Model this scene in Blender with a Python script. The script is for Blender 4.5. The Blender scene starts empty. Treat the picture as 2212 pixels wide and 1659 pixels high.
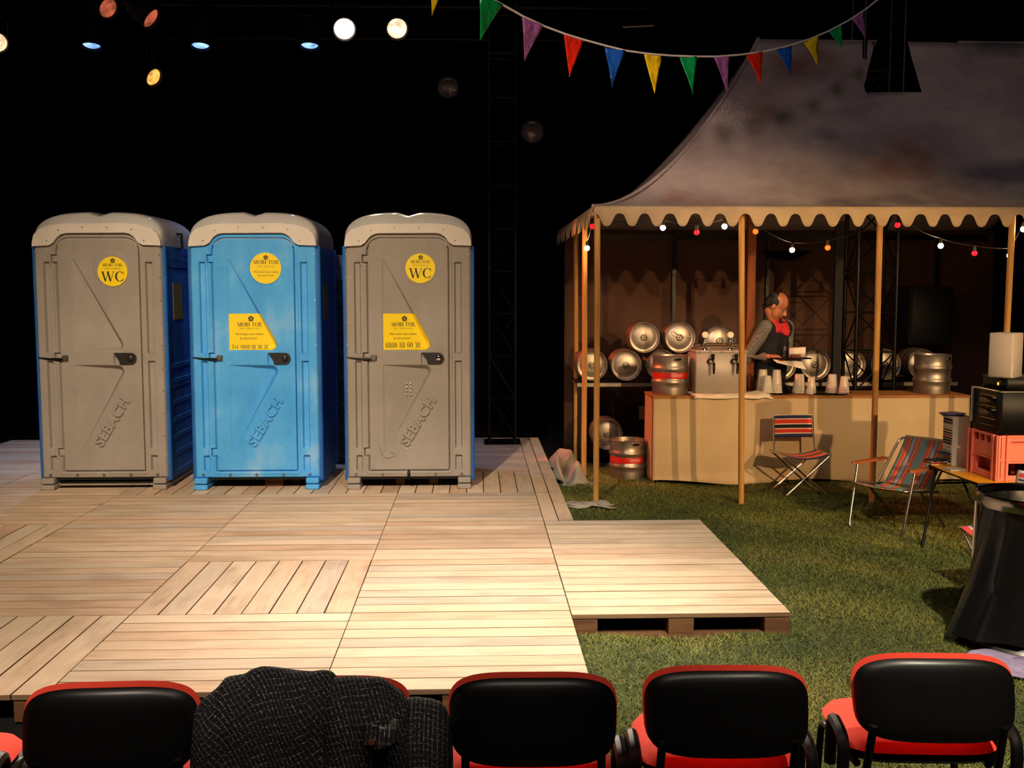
import bpy, math, random
import numpy as np
from mathutils import Vector, Matrix, Quaternion
random.seed(7); rng = np.random.default_rng(7)
S = bpy.context.scene; COL = S.collection; PI = math.pi
def R(d): return math.radians(d)

# ------------------------------------------------------------------ camera
F = 2250.0; CZ = 1.964
PIT = math.atan(201.5 / F); YAW = math.atan(79 / F * math.cos(PIT))
fw = Vector((math.sin(YAW) * math.cos(PIT), math.cos(YAW) * math.cos(PIT), -math.sin(PIT)))
rt = Vector((math.cos(YAW), -math.sin(YAW), 0)); up = rt.cross(fw)
cd = bpy.data.cameras.new('camera'); cam = bpy.data.objects.new('camera', cd); COL.objects.link(cam)
cam.location = (0, 0, CZ); cd.sensor_fit = 'HORIZONTAL'; cd.sensor_width = 36; cd.lens = F / 2212 * 36
cd.clip_end = 200
m = Matrix((rt, up, -fw)).transposed().to_4x4(); m.translation = (0, 0, CZ); cam.matrix_world = m
S.camera = cam
def ray(x, y): return fw * F + rt * (x - 1106) - up * (y - 829.5)
def aty(x, y, Y):
    d = ray(x, y); return Vector((0, 0, CZ)) + d * (Y / d.y)
def atz(x, y, z):
    d = ray(x, y); return Vector((0, 0, CZ)) + d * ((z - CZ) / d.z)

# ------------------------------------------------------------------ world, exposure
w = bpy.data.worlds.new('world'); S.world = w; w.use_nodes = True
w.node_tree.nodes['Background'].inputs[0].default_value = (0.9, 0.75, 0.7, 1)
w.node_tree.nodes['Background'].inputs[1].default_value = 0.006
S.view_settings.view_transform = 'Standard'; S.view_settings.look = 'None'
S.view_settings.exposure = 0.0; S.view_settings.gamma = 1.0; S.view_settings.use_curve_mapping = False

# ------------------------------------------------------------------ stage lights
def spot(name, loc, tgt, power, col, cone, blend=0.6, size=0.12):
    l = bpy.data.lights.new(name, 'SPOT'); l.energy = power; l.color = col; l.spot_size = R(cone)
    l.spot_blend = blend; l.shadow_soft_size = size
    o = bpy.data.objects.new(name, l); COL.objects.link(o); o.location = loc
    o.rotation_euler = (Vector(tgt) - Vector(loc)).to_track_quat('-Z', 'Y').to_euler()
    return o
WARM = (1.0, 0.76, 0.52); WARM2 = (1.0, 0.88, 0.82); AMB = (1.0, 0.62, 0.30); BLUE = (0.35, 0.5, 1.0); RED = (1.0, 0.16, 0.06); VIO = (0.75, 0.6, 1.0)
spot('deck_key_spot', (1.4, 1.5, 6.8), (-0.15, 6.7, 0.1), 3400, WARM2, 34, 1.0)
spot('deck_left_spot', (-2.2, -0.5, 6.8), (-2.2, 7.0, 0.1), 3100, (1.0, 0.81, 0.64), 48, 0.9)
spot('toilet_front_spot', (-2.0, 0.6, 7.2), (-1.9, 9.6, 1.0), 2300, (1.0, 0.75, 0.48), 36, 0.8)
spot('bar_spot', (4.8, -2.0, 3.9), (3.2, 10.3, 0.8), 2700, AMB, 24, 0.8, 0.05)
spot('bar_side_spot', (6.9, -2.0, 4.4), (3.1, 10.3, 0.8), 2700, AMB, 24, 0.8, 0.05)
spot('lawn_spot', (2.6, 0.6, 6.6), (2.5, 5.2, 0.0), 3300, (1.0, 0.86, 0.64), 44, 1.0)
spot('canopy_spot', (-1.5, 0.5, 4.8), (1.75, 9.7, 2.9), 3200, (1.0, 0.70, 0.55), 15, 1.0, 0.5)
spot('canopy_wash', (-0.5, -1.0, 6.2), (3.9, 10.3, 3.4), 480, (0.9, 0.74, 0.95), 28, 1.0, 0.5)
hl = bpy.data.lights.new('ambient_fill', 'AREA'); hl.shape = 'RECTANGLE'; hl.size = 6; hl.size_y = 3; hl.energy = 230; hl.color = (1.0, 0.85, 0.7)  # unseen soft fill added in place of ambient light the closed room blocks
ho = bpy.data.objects.new('ambient_fill', hl); COL.objects.link(ho); ho.location = (0, -1.5, 8.3)

# ------------------------------------------------------------------ materials
def srgb(h):
    h = h.lstrip('#'); c = [int(h[i:i + 2], 16) / 255 for i in (0, 2, 4)]
    return tuple(x / 12.92 if x <= 0.04045 else ((x + 0.055) / 1.055) ** 2.4 for x in c) + (1,)
MATS = {}
class NT:
    def __init__(s, name):
        s.m = bpy.data.materials.new(name); s.m.use_nodes = True; s.t = s.m.node_tree; s.n = s.t.nodes
        s.b = s.n['Principled BSDF']; MATS[name] = s.m
    def new(s, t, **k):
        n = s.n.new(t)
        for a, v in k.items():
            if a.startswith('i_'):
                n.inputs[a[2:].replace('_', ' ')].default_value = v
            else: setattr(n, a, v)
        return n
    def link(s, a, b): s.t.links.new(a, b)
    def coord(s, kind='Object', scale=(1, 1, 1), rnd=False):
        tc = s.new('ShaderNodeTexCoord'); mp = s.new('ShaderNodeMapping'); mp.inputs['Scale'].default_value = scale
        s.link(tc.outputs[kind], mp.inputs['Vector'])
        if rnd:
            oi = s.new('ShaderNodeObjectInfo'); mu = s.new('ShaderNodeMath', operation='MULTIPLY'); mu.inputs[1].default_value = 60
            s.link(oi.outputs['Random'], mu.inputs[0]); s.link(mu.outputs[0], mp.inputs['Location'])
        return mp.outputs['Vector']
    def noise(s, vec, scale=5, detail=4, rough=0.55):
        n = s.new('ShaderNodeTexNoise'); n.inputs['Scale'].default_value = scale; n.inputs['Detail'].default_value = detail
        n.inputs['Roughness'].default_value = rough; s.link(vec, n.inputs['Vector']); return n.outputs['Fac']
    def ramp(s, fac, stops, interp='LINEAR'):
        n = s.new('ShaderNodeValToRGB'); n.color_ramp.interpolation = interp; e = n.color_ramp.elements
        while len(e) < len(stops): e.new(0.5)
        for i, (p, c) in enumerate(stops): e[i].position = p; e[i].color = c if len(c) == 4 else c + (1,)
        s.link(fac, n.inputs['Fac']); return n.outputs['Color']
    def mix(s, fac, a, b, mode='MIX'):
        n = s.new('ShaderNodeMix', data_type='RGBA', blend_type=mode)
        for sock, v in ((n.inputs['Factor'], fac), (n.inputs['A'], a), (n.inputs['B'], b)): pass
        ins = [i for i in n.inputs if i.enabled]
        for sock, v in zip((n.inputs[0], n.inputs[6], n.inputs[7]), (fac, a, b)):
            if hasattr(v, 'node'): s.link(v, sock)
            else: sock.default_value = v
        return n.outputs[2]
    def bump(s, h, strength=0.3, dist=0.01):
        n = s.new('ShaderNodeBump'); n.inputs['Strength'].default_value = strength; n.inputs['Distance'].default_value = dist
        s.link(h, n.inputs['Height']); s.link(n.outputs['Normal'], s.b.inputs['Normal'])
    def base(s, v):
        if hasattr(v, 'node'): s.link(v, s.b.inputs['Base Color'])
        else: s.b.inputs['Base Color'].default_value = v
def mat(name, col, rough=0.5, metal=0.0, var=0.0, vscale=6, bump=0.0, bscale=80, emit=None, estr=1.0, coat=0.0, trans=0.0, alpha=1.0, spec=None):
    t = NT(name); b = t.b; c = srgb(col) if isinstance(col, str) else tuple(col) + (1,)
    b.inputs['Roughness'].default_value = rough; b.inputs['Metallic'].default_value = metal
    if var > 0:
        f = t.noise(t.coord(), vscale)
        lo = tuple(x * (1 - var) for x in c[:3]) + (1,); hi = tuple(min(1, x * (1 + var)) for x in c[:3]) + (1,)
        t.base(t.ramp(f, [(0.3, lo), (0.7, hi)]))
    else: t.base(c)
    if bump > 0: t.bump(t.noise(t.coord(), bscale, 3), bump, 0.004)
    if emit:
        b.inputs['Emission Color'].default_value = srgb(emit) if isinstance(emit, str) else tuple(emit) + (1,)
        b.inputs['Emission Strength'].default_value = estr
    if coat: b.inputs['Coat Weight'].default_value = coat
    if trans: b.inputs['Transmission Weight'].default_value = trans
    if alpha < 1: b.inputs['Alpha'].default_value = alpha
    if spec is not None: b.inputs['Specular IOR Level'].default_value = spec
    return t.m

def wood_deck():
    t = NT('deck_wood'); v = t.coord('Object', (1.1, 10, 10), rnd=True)
    g = t.noise(v, 3.2, 6, 0.6); big = t.noise(t.coord('Object', (0.9, 2.0, 2), rnd=True), 2.2, 3)
    c1 = t.ramp(g, [(0.22, srgb('#bfaf9f')), (0.42, srgb('#d0c3b5')), (0.62, srgb('#d9cdbf')), (0.85, srgb('#e0d5ca'))])
    oi = t.new('ShaderNodeObjectInfo')
    tint = t.ramp(oi.outputs['Random'], [(0.0, srgb('#d8d0c4')), (0.25, srgb('#f0e2cc')), (0.5, srgb('#e6ccb4')), (0.75, srgb('#f8ecd8')), (1.0, srgb('#dcc0a8'))])
    c2 = t.mix(1.0, c1, tint, 'MULTIPLY')
    st = t.ramp(big, [(0.3, (0.72, 0.68, 0.66)), (0.52, (1, 1, 1))])
    t.base(t.mix(0.8, c2, st, 'MULTIPLY')); t.b.inputs['Roughness'].default_value = 0.8; t.b.inputs['Specular IOR Level'].default_value = 0.25; t.bump(g, 0.25, 0.003)
wood_deck()
def wood(name, a, b, rough=0.5, axis='z'):
    t = NT(name); sc = (12, 12, 0.9) if axis == 'z' else (0.9, 12, 12)
    g = t.noise(t.coord('Object', sc, rnd=True), 3, 6, 0.6)
    t.base(t.ramp(g, [(0.3, srgb(a)), (0.7, srgb(b))])); t.b.inputs['Roughness'].default_value = rough + 0.25; t.b.inputs['Specular IOR Level'].default_value = 0.2; t.bump(g, 0.15, 0.003)
wood('plank_edge', '#65503a', '#7e6548', 0.9, 'x'); wood('pole_wood', '#a8763c', '#cf9f58', 0.4); wood('mast_wood', '#5e2d12', '#824619', 0.4); wood('block_wood', '#4a3220', '#6b4a2e', 0.7, 'x')
wood('bar_wood', '#8a5a30', '#b07c46', 0.45, 'x'); wood('arm_wood', '#8c4a26', '#b06636', 0.35, 'x')
def plastic(name, dark, light, stain):
    t = NT(name); n = t.noise(t.coord('Object', (1, 1, 0.6)), 3.0, 4); f = t.noise(t.coord(), 26, 4)
    c = t.ramp(n, [(0.3, srgb(dark)), (0.55, srgb(light)), (0.78, srgb(stain))])
    t.base(t.mix(0.12, c, t.ramp(f, [(0.3, (0.5, 0.5, 0.5)), (0.7, (1.2, 1.2, 1.2))]), 'MULTIPLY'))
    t.b.inputs['Roughness'].default_value = 0.6; t.b.inputs['Specular IOR Level'].default_value = 0.3; t.bump(t.noise(t.coord(), 220, 2), 0.06, 0.002)
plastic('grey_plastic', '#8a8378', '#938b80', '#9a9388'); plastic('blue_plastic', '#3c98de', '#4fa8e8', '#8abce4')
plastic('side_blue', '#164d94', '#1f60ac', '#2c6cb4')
mat('roof_plastic', '#b9b6b4', 0.13, var=0.06, coat=0.3); mat('roof_band', '#d2c9bd', 0.4, var=0.06)
mat('steel', '#a89e90', 0.42, 0.88, var=0.15, vscale=9); mat('tap_steel', '#aba296', 0.5, 0.2, var=0.06); mat('chrome', '#d8d8d8', 0.08, 1.0); mat('dull_steel', '#8d867c', 0.42, 1.0, var=0.2)
mat('dark_chrome', '#77736e', 0.16, 1.0); mat('aluminium', '#c9c4ba', 0.3, 1.0); mat('black_plastic', '#08080a', 0.5, spec=0.25); mat('black_matt', '#060606', 0.8); mat('lock_black', '#201d1a', 0.4)
mat('black_steel', '#15130f', 0.35, 0.6); mat('black_cloth', '#040404', 0.95, spec=0.1); mat('stage_floor', '#0a0909', 0.6)
mat('yellow_sticker', '#f2d31c', 0.35); mat('shaded_sticker', '#7a6a1e', 0.6); mat('scuff', '#4a443c', 0.8); mat('ink', '#15130c', 0.5); mat('ink_soft', '#6d6220', 0.5); mat('red_dot', '#c01818', 0.4)  # side sticker yellow is darkened to hold the shade of the unlit walls
mat('keg_red', '#c9281f', 0.4); mat('keg_print', '#d9c7ba', 0.5)
mat('red_fabric', '#ff4a34', 0.85, bump=0.25, bscale=400); mat('chair_shell', '#0c0b0b', 0.35)
mat('crate_red', '#f07a62', 0.42); mat('grey_card', '#b3aaa0', 0.6, var=0.05); mat('cream', '#e4dac2', 0.5); mat('table_yellow', '#e29a1e', 0.35, var=0.12)
mat('paper', '#efe4d2', 0.8); mat('towel', '#e6dac6', 0.95, bump=0.5, bscale=60); mat('cup', '#e8dfd0', 0.3, trans=0.35, alpha=1.0)
mat('bag', '#0a0a0a', 0.32); mat('lilac_cloth', '#8d80a0', 0.9, var=0.25, vscale=10); mat('cord', '#dcd2c8', 0.7); mat('cable', '#15110e', 0.6)
mat('skin', '#b9754e', 0.45, var=0.08, vscale=20); mat('hair', '#17120e', 0.7); mat('scarf', '#cf2a2e', 0.8, var=0.25, vscale=30); mat('vest', '#101118', 0.85, var=0.3, vscale=20)
mat('eye_white', '#8f867a', 0.3); mat('trouser', '#15151a', 0.9); mat('lip', '#8a4a3c', 0.5)
mat('navy', '#1c2138', 0.85); mat('glass_black', '#050505', 0.1); mat('led', '#ffd21c', 0.4, emit='#ffc81c', estr=1.2)
mat('speaker_black', '#050505', 0.7); mat('dark_case', '#171a22', 0.55, var=0.2); mat('case_print', '#5a5650', 0.7); mat('case_blue', '#1a3654', 0.6)
mat('bulb_white', '#fff2d8', 0.3, emit=(1.0, 0.62, 0.30), estr=230); mat('bulb_red', '#5a0508', 0.3, emit=(1.0, 0.015, 0.03), estr=1.1)
mat('bulb_amber', '#ff5010', 0.3, emit=(1.0, 0.12, 0.01), estr=2.2)
def cloth(name, a, b, c, sc=1.2, weave=0.25):
    t = NT(name); n = t.noise(t.coord(), sc, 5, 0.6)
    t.base(t.ramp(n, [(0.28, srgb(a)), (0.5, srgb(b)), (0.72, srgb(c))])); t.b.inputs['Roughness'].default_value = 0.95
    t.b.inputs['Specular IOR Level'].default_value = 0.15
    t.bump(t.noise(t.coord('Object', (1, 1, 1)), 180, 2), weave, 0.004)
def canopy_mat():
    t = NT('canopy_cloth'); n = t.noise(t.coord(), 0.8, 5, 0.6); n2 = t.noise(t.coord('Object', (0.7, 0.7, 1.1)), 1.1, 3, 0.5)
    c = t.ramp(n, [(0.3, srgb('#776a66')), (0.5, srgb('#a1928a')), (0.7, srgb('#c2b2a2'))]); st = t.ramp(n2, [(0.34, srgb('#8a86a0')), (0.46, (1, 1, 1)), (0.6, (1, 1, 1)), (0.72, srgb('#d89a78'))])
    t.base(t.mix(0.75, c, st, 'MULTIPLY')); t.b.inputs['Roughness'].default_value = 0.95; t.b.inputs['Specular IOR Level'].default_value = 0.15; t.bump(t.noise(t.coord(), 180, 2), 0.25, 0.004)
canopy_mat()
cloth('valance_cloth', '#9a8462', '#b59c74', '#c4ad84', 1.6)
cloth('wall_cloth', '#4a352a', '#533c30', '#5e4436', 1.0); cloth('bar_cloth', '#b49c78', '#c6ae88', '#d0ba94', 1.3); cloth('tarp_cloth', '#8c8478', '#a09888', '#b2aa9a', 3)
def stripes(name, axis, period, stops, off=0.0):
    t = NT(name); tc = t.new('ShaderNodeTexCoord'); sp = t.new('ShaderNodeSeparateXYZ'); t.link(tc.outputs['UV'], sp.inputs[0])
    a = t.new('ShaderNodeMath', operation='MULTIPLY_ADD'); a.inputs[1].default_value = 1 / period; a.inputs[2].default_value = off
    t.link(sp.outputs[axis], a.inputs[0]); fr = t.new('ShaderNodeMath', operation='FRACT'); t.link(a.outputs[0], fr.inputs[0])
    t.base(t.ramp(fr.outputs[0], [(p, srgb(c)) for p, c in stops], 'CONSTANT')); t.b.inputs['Roughness'].default_value = 0.8
    t.bump(t.noise(t.coord(), 300, 2), 0.1, 0.002)
stripes('stripe_camp', 1, 1.0, [(0, '#26305a'), (0.16, '#efe2c8'), (0.20, '#e23a22'), (0.37, '#efe2c8'), (0.41, '#1a1418'), (0.57, '#efe2c8'), (0.61, '#e23a22'), (0.79, '#efe2c8'), (0.83, '#26305a'), (0.97, '#efe2c8')])
stripes('stripe_arm', 0, 0.5, [(0, '#7a9c96'), (0.22, '#f05a4e'), (0.33, '#f09a48'), (0.40, '#4c4260'), (0.44, '#b0aac0'), (0.62, '#4c4260'), (0.66, '#f09a48'), (0.73, '#f05a4e'), (0.86, '#7a9c96')])
stripes('stripe_pink', 1, 0.5, [(0, '#e2504a'), (0.3, '#d8b8b8'), (0.42, '#28305a'), (0.52, '#d8b8b8'), (0.62, '#e2504a'), (0.85, '#c8c0d0')])
def tweed():
    t = NT('tweed'); tc = t.new('ShaderNodeTexCoord'); sp = t.new('ShaderNodeSeparateXYZ'); t.link(tc.outputs['UV'], sp.inputs[0])
    def line(sock, per, w):
        a = t.new('ShaderNodeMath', operation='MULTIPLY'); a.inputs[1].default_value = 1 / per; t.link(sock, a.inputs[0])
        f = t.new('ShaderNodeMath', operation='FRACT'); t.link(a.outputs[0], f.inputs[0])
        l = t.new('ShaderNodeMath', operation='LESS_THAN'); l.inputs[1].default_value = w; t.link(f.outputs[0], l.inputs[0]); return l.outputs[0]
    a = line(sp.outputs[0], 0.0125, 0.16); b = line(sp.outputs[1], 0.026, 0.09)
    mx = t.new('ShaderNodeMath', operation='MAXIMUM'); t.link(a, mx.inputs[0]); t.link(b, mx.inputs[1])
    n = t.noise(t.coord('UV'), 150, 2); gt = t.ramp(n, [(0.5, (0.05, 0.05, 0.05)), (0.62, (1, 1, 1))])
    mu = t.new('ShaderNodeMath', operation='MULTIPLY'); t.link(mx.outputs[0], mu.inputs[0]); t.link(gt, mu.inputs[1])
    n2 = t.noise(t.coord('UV'), 120, 3)
    bs = t.ramp(n2, [(0.3, srgb('#222024')), (0.7, srgb('#3a373a'))])
    t.base(t.mix(mu.outputs[0], bs, srgb('#c2c8ba'))); t.b.inputs['Roughness'].default_value = 0.95; t.b.inputs['Specular IOR Level'].default_value = 0.1
    t.bump(n2, 0.4, 0.002)
tweed()
def check():
    t = NT('check_shirt'); v = t.coord('Object', (1, 1, 1)); ck = t.new('ShaderNodeTexChecker'); ck.inputs['Scale'].default_value = 38
    t.link(v, ck.inputs['Vector']); ck.inputs['Color1'].default_value = srgb('#5a5446'); ck.inputs['Color2'].default_value = srgb('#262521')
    n = t.noise(v, 60, 3); t.base(t.mix(0.5, ck.outputs['Color'], t.ramp(n, [(0.35, (0.15, 0.15, 0.15)), (0.66, (0.35, 0.32, 0.26))]))); t.b.inputs['Roughness'].default_value = 0.9
check()
def grass():
    t = NT('grass_blade'); at = t.new('ShaderNodeAttribute', attribute_name='tone'); n = t.noise(t.coord(), 0.9, 4)
    c = t.ramp(at.outputs['Fac'], [(0.0, srgb('#4a5e2a')), (0.35, srgb('#6c7e3c')), (0.7, srgb('#949a58')), (1.0, srgb('#b8aa76'))])
    p = t.ramp(n, [(0.36, srgb('#8c9c78')), (0.5, srgb('#d8d2a8')), (0.66, srgb('#f2dcae'))])
    t.base(t.mix(1.0, c, p, 'MULTIPLY')); t.b.inputs['Roughness'].default_value = 0.7
    t2 = NT('turf_soil'); n = t2.noise(t2.coord(), 7, 5); t2.base(t2.ramp(n, [(0.3, srgb('#2b3014')), (0.55, srgb('#46481f')), (0.75, srgb('#5a4d2a'))])); t2.b.inputs['Roughness'].default_value = 0.95
    t2.bump(t2.noise(t2.coord(), 60, 4), 0.8, 0.03)
grass()
def pennant_mats():
    for k, c in dict(yellow='#e8c416', green='#159a4c', purple='#9a5c96', red='#dc2a16', blue='#1d58b0').items():
        t = NT('pennant_' + k); t.base(srgb(c)); t.b.inputs['Roughness'].default_value = 0.16
        t.bump(t.noise(t.coord('Object', (1, 1, 1), rnd=True), 9, 2), 0.9, 0.05)
pennant_mats()
def lens(name, col, s):
    t = NT(name); t.b.inputs['Base Color'].default_value = (0.02, 0.02, 0.02, 1); t.b.inputs['Roughness'].default_value = 0.15
    wv = t.new('ShaderNodeTexWave', wave_type='RINGS', rings_direction='Z'); wv.inputs['Scale'].default_value = 14
    t.link(t.coord(), wv.inputs['Vector']); n = t.noise(t.coord(rnd=True), 9, 2)
    c = t.ramp(wv.outputs['Fac'], [(0.0, tuple(x * 0.6 for x in col)), (0.8, col)])
    c = t.mix(1.0, c, t.ramp(n, [(0.35, (0.45, 0.45, 0.45)), (0.65, (1.3, 1.3, 1.3))]), 'MULTIPLY')
    t.link(c, t.b.inputs['Emission Color']); t.b.inputs['Emission Strength'].default_value = s
lens('lens_red', (0.62, 0.13, 0.06), 0.9); lens('lens_white', (1.0, 0.72, 0.55), 9.0); lens('lens_warm', (1.0, 0.6, 0.36), 2.6); lens('lens_amber', (1.0, 0.42, 0.08), 1.8)
lens('lens_blue', (0.25, 0.45, 1.0), 2.4); lens('lens_off', (0.05, 0.03, 0.025), 0.15)

# ------------------------------------------------------------------ mesh helpers
class MB:
    def __init__(s): s.v = []; s.f = []; s.uv = {}
    def add(s, vs, fs):
        o = len(s.v); s.v += [tuple(p) for p in vs]; s.f += [tuple(i + o for i in q) for q in fs]; return o
    def box(s, c, d, rot=None):
        x, y, z = (k / 2 for k in d); c = Vector(c)
        p = [Vector(q) for q in ((-x, -y, -z), (x, -y, -z), (x, y, -z), (-x, y, -z), (-x, -y, z), (x, -y, z), (x, y, z), (-x, y, z))]
        if rot is not None: p = [rot @ q for q in p]
        s.add([q + c for q in p], [(3, 2, 1, 0), (4, 5, 6, 7), (0, 1, 5, 4), (1, 2, 6, 5), (2, 3, 7, 6), (3, 0, 4, 7)]); return s
    def rbox(s, c, d, r=0.01, rot=None):            # box with chamfered vertical and top edges
        x, y, z = (k / 2 for k in d); r = min(r, x * .9, y * .9, z * .9); c = Vector(c); vs = []; fs = []
        def ring(i, zz): return [(x - i, -y + r if i < r else -y + i, zz)]
        def loop(ins, zz):
            a, b = x - ins, y - ins; q = r
            return [(-a + q, -b, zz), (a - q, -b, zz), (a, -b + q, zz), (a, b - q, zz), (a - q, b, zz), (-a + q, b, zz), (-a, b - q, zz), (-a, -b + q, zz)]
        L = [loop(r * .7, -z), loop(0, -z + r), loop(0, z - r), loop(r * .7, z)]
        for l in L: vs += [Vector(p) for p in l]
        for k in range(3):
            for i in range(8): j = (i + 1) % 8; fs.append((k * 8 + i, k * 8 + j, k * 8 + 8 + j, k * 8 + 8 + i))
        fs.append(tuple(range(7, -1, -1))); fs.append(tuple(range(24, 32)))
        if rot is not None: vs = [rot @ q for q in vs]
        s.add([q + c for q in vs], fs); return s
    def tube(s, pts, r, n=8, closed=False, caps=True):
        pts = [Vector(p) for p in pts]; N = len(pts); rs = r if isinstance(r, (list, tuple)) else [r] * N
        tg = []
        for i in range(N):
            a = pts[i - 1] if (i > 0 or closed) else pts[i]; b = pts[(i + 1) % N] if (i < N - 1 or closed) else pts[i]
            tg.append((b - a).normalized())
        ref = Vector((0, 0, 1)) if abs(tg[0].z) < 0.9 else Vector((1, 0, 0)); nn = tg[0].cross(ref).normalized(); vs = []
        for i in range(N):
            nn = (nn - tg[i] * nn.dot(tg[i])).normalized(); bb = tg[i].cross(nn)
            for k in range(n): a = 2 * PI * k / n; vs.append(pts[i] + (nn * math.cos(a) + bb * math.sin(a)) * rs[i])
        fs = []
        for i in range(N if closed else N - 1):
            j = (i + 1) % N
            for k in range(n): q = (k + 1) % n; fs.append((i * n + k, i * n + q, j * n + q, j * n + k))
        if caps and not closed: fs.append(tuple(range(n - 1, -1, -1))); fs.append(tuple((N - 1) * n + k for k in range(n)))
        s.add(vs, fs); return s
    def cyl(s, a, b, r0, r1=None, n=16): return s.tube([a, b], [r0, r1 if r1 is not None else r0], n)
    def lathe(s, prof, n=32, M=None):
        vs = []; fs = []
        for r, z in prof:
            for k in range(n): a = 2 * PI * k / n; vs.append(Vector((max(r, 1e-4) * math.cos(a), max(r, 1e-4) * math.sin(a), z)))
        for i in range(len(prof) - 1):
            for k in range(n): q = (k + 1) % n; fs.append((i * n + k, i * n + q, (i + 1) * n + q, (i + 1) * n + k))
        if M is not None: vs = [M @ p for p in vs]
        s.add(vs, fs); return s
    def prism(s, poly, a, b, f=lambda u, v, d: (u, d, v)):      # poly in (u,v), extruded along d from a to b
        n = len(poly); vs = [f(u, v, a) for u, v in poly] + [f(u, v, b) for u, v in poly]
        s.add(vs, [tuple(range(n)), tuple(range(2 * n - 1, n - 1, -1))] + [(i, i + n, (i + 1) % n + n, (i + 1) % n) for i in range(n)]); return s
    def ball(s, c, r, n=14, m=9, rot=None):
        c = Vector(c); r = r if isinstance(r, (tuple, list)) else (r, r, r); vs = []; fs = []
        for i in range(m + 1):
            t = PI * i / m
            for k in range(n):
                a = 2 * PI * k / n; p = Vector((r[0] * math.sin(t) * math.cos(a), r[1] * math.sin(t) * math.sin(a), r[2] * math.cos(t)))
                if rot is not None: p = rot @ p
                vs.append(c + p)
        for i in range(m):
            for k in range(n): q = (k + 1) % n; fs.append((i * n + k, (i + 1) * n + k, (i + 1) * n + q, i * n + q))
        s.add(vs, fs); return s
    def grid(s, fn, nu, nv):
        vs = [fn(i / nu, j / nv) for j in range(nv + 1) for i in range(nu + 1)]
        o = s.add(vs, [(j * (nu + 1) + i, j * (nu + 1) + i + 1, (j + 1) * (nu + 1) + i + 1, (j + 1) * (nu + 1) + i) for j in range(nv) for i in range(nu)])
        for j in range(nv + 1):
            for i in range(nu + 1): s.uv[o + j * (nu + 1) + i] = (i / nu, j / nv)
        return s
    def mesh(s, name, smooth=40):
        me = bpy.data.meshes.new(name); me.from_pydata(s.v, [], s.f)
        if s.uv:
            ul = me.uv_layers.new(name='UVMap'); li = np.zeros(len(me.loops), dtype=np.int32); me.loops.foreach_get('vertex_index', li)
            a = np.array([s.uv.get(int(i), (0, 0)) for i in li], dtype=np.float32).ravel(); ul.data.foreach_set('uv', a)
        me.validate(); me.update()
        if smooth:
            me.polygons.foreach_set('use_smooth', [True] * len(me.polygons)); me.set_sharp_from_angle(angle=R(smooth))
        return me
    def build(s, name, material, parent=None, loc=None, smooth=40, solid=0, label=None, uvscale=None):
        return obj(name, s.mesh(name, smooth), material, parent, loc, solid, label)
def obj(name, me, material, parent=None, loc=None, solid=0, label=None, rot=None):
    o = bpy.data.objects.new(name, me); COL.objects.link(o)
    if material:
        if not me.materials: me.materials.append(None)
        o.material_slots[0].link = 'OBJECT'; o.material_slots[0].material = MATS[material]
    if parent is not None:
        o.parent = parent
        if loc == 'world': o.location = -Vector(parent.location); loc = None
    if loc is not None: o.location = loc
    if rot is not None: o.rotation_euler = rot
    if solid: md = o.modifiers.new('Solidify', 'SOLIDIFY'); md.thickness = solid; md.offset = 0
    if label: o['label'] = label
    return o
def tag(o, label, cat, group=None):
    o['label'] = label; o['category'] = cat
    if group: o['group'] = group
    return o
def thing(name, label, cat, loc=(0, 0, 0), rz=0, group=None):
    o = bpy.data.objects.new(name, None); COL.objects.link(o); o.location = loc; o.rotation_euler = (0, 0, rz); o.empty_display_size = 0.1
    return tag(o, label, cat, group)
def struct(o): o['kind'] = 'structure'; return o
def copy_tree(o, parent=None):
    c = o.copy(); COL.objects.link(c); c.parent = parent
    for ch in list(o.children): copy_tree(ch, c)
    return c
def bake(o):                                            # apply modifiers into a plain mesh
    dg = bpy.context.evaluated_depsgraph_get(); me = bpy.data.meshes.new_from_object(o.evaluated_get(dg)); o.modifiers.clear(); old = o.data
    mats = [sl.material for sl in o.material_slots]; o.data = me; me.name = o.name
    me.materials.clear(); me.materials.append(None)
    o.material_slots[0].link = 'OBJECT'; o.material_slots[0].material = mats[0]
    me.polygons.foreach_set('use_smooth', [True] * len(me.polygons)); return o
def text_mesh(s, size, extrude=0.0, bevel=0.0, align='LEFT', spacing=1.0, shear=0.0):
    c = bpy.data.curves.new('txt', 'FONT'); c.body = s; c.size = size; c.extrude = extrude; c.bevel_depth = bevel; c.align_x = align; c.space_character = spacing; c.resolution_u = 3
    o = bpy.data.objects.new('txt', c); COL.objects.link(o); dg = bpy.context.evaluated_depsgraph_get()
    me = bpy.data.meshes.new_from_object(o.evaluated_get(dg)); bpy.data.objects.remove(o); bpy.data.curves.remove(c); me.materials.clear(); return me
def smoothstep(a, b, x): t = np.clip((x - a) / (b - a), 0, 1); return t * t * (3 - 2 * t)
def poly_sdf(P, poly):                                  # negative inside; P (N,2)
    poly = np.array(poly, float); d = np.full(len(P), 1e9); ins = np.zeros(len(P), bool); n = len(poly)
    for i in range(n):
        a, b = poly[i], poly[(i + 1) % n]; e = b - a; w_ = P - a
        t = np.clip((w_ @ e) / (e @ e), 0, 1); q = w_ - t[:, None] * e; d = np.minimum(d, np.hypot(q[:, 0], q[:, 1]))
        c1 = (a[1] > P[:, 1]) != (b[1] > P[:, 1]); xs = (b[0] - a[0]) * (P[:, 1] - a[1]) / ((b[1] - a[1]) if b[1] != a[1] else 1e-9) + a[0]
        ins ^= c1 & (P[:, 0] < xs)
    return np.where(ins, -d, d)
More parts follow.
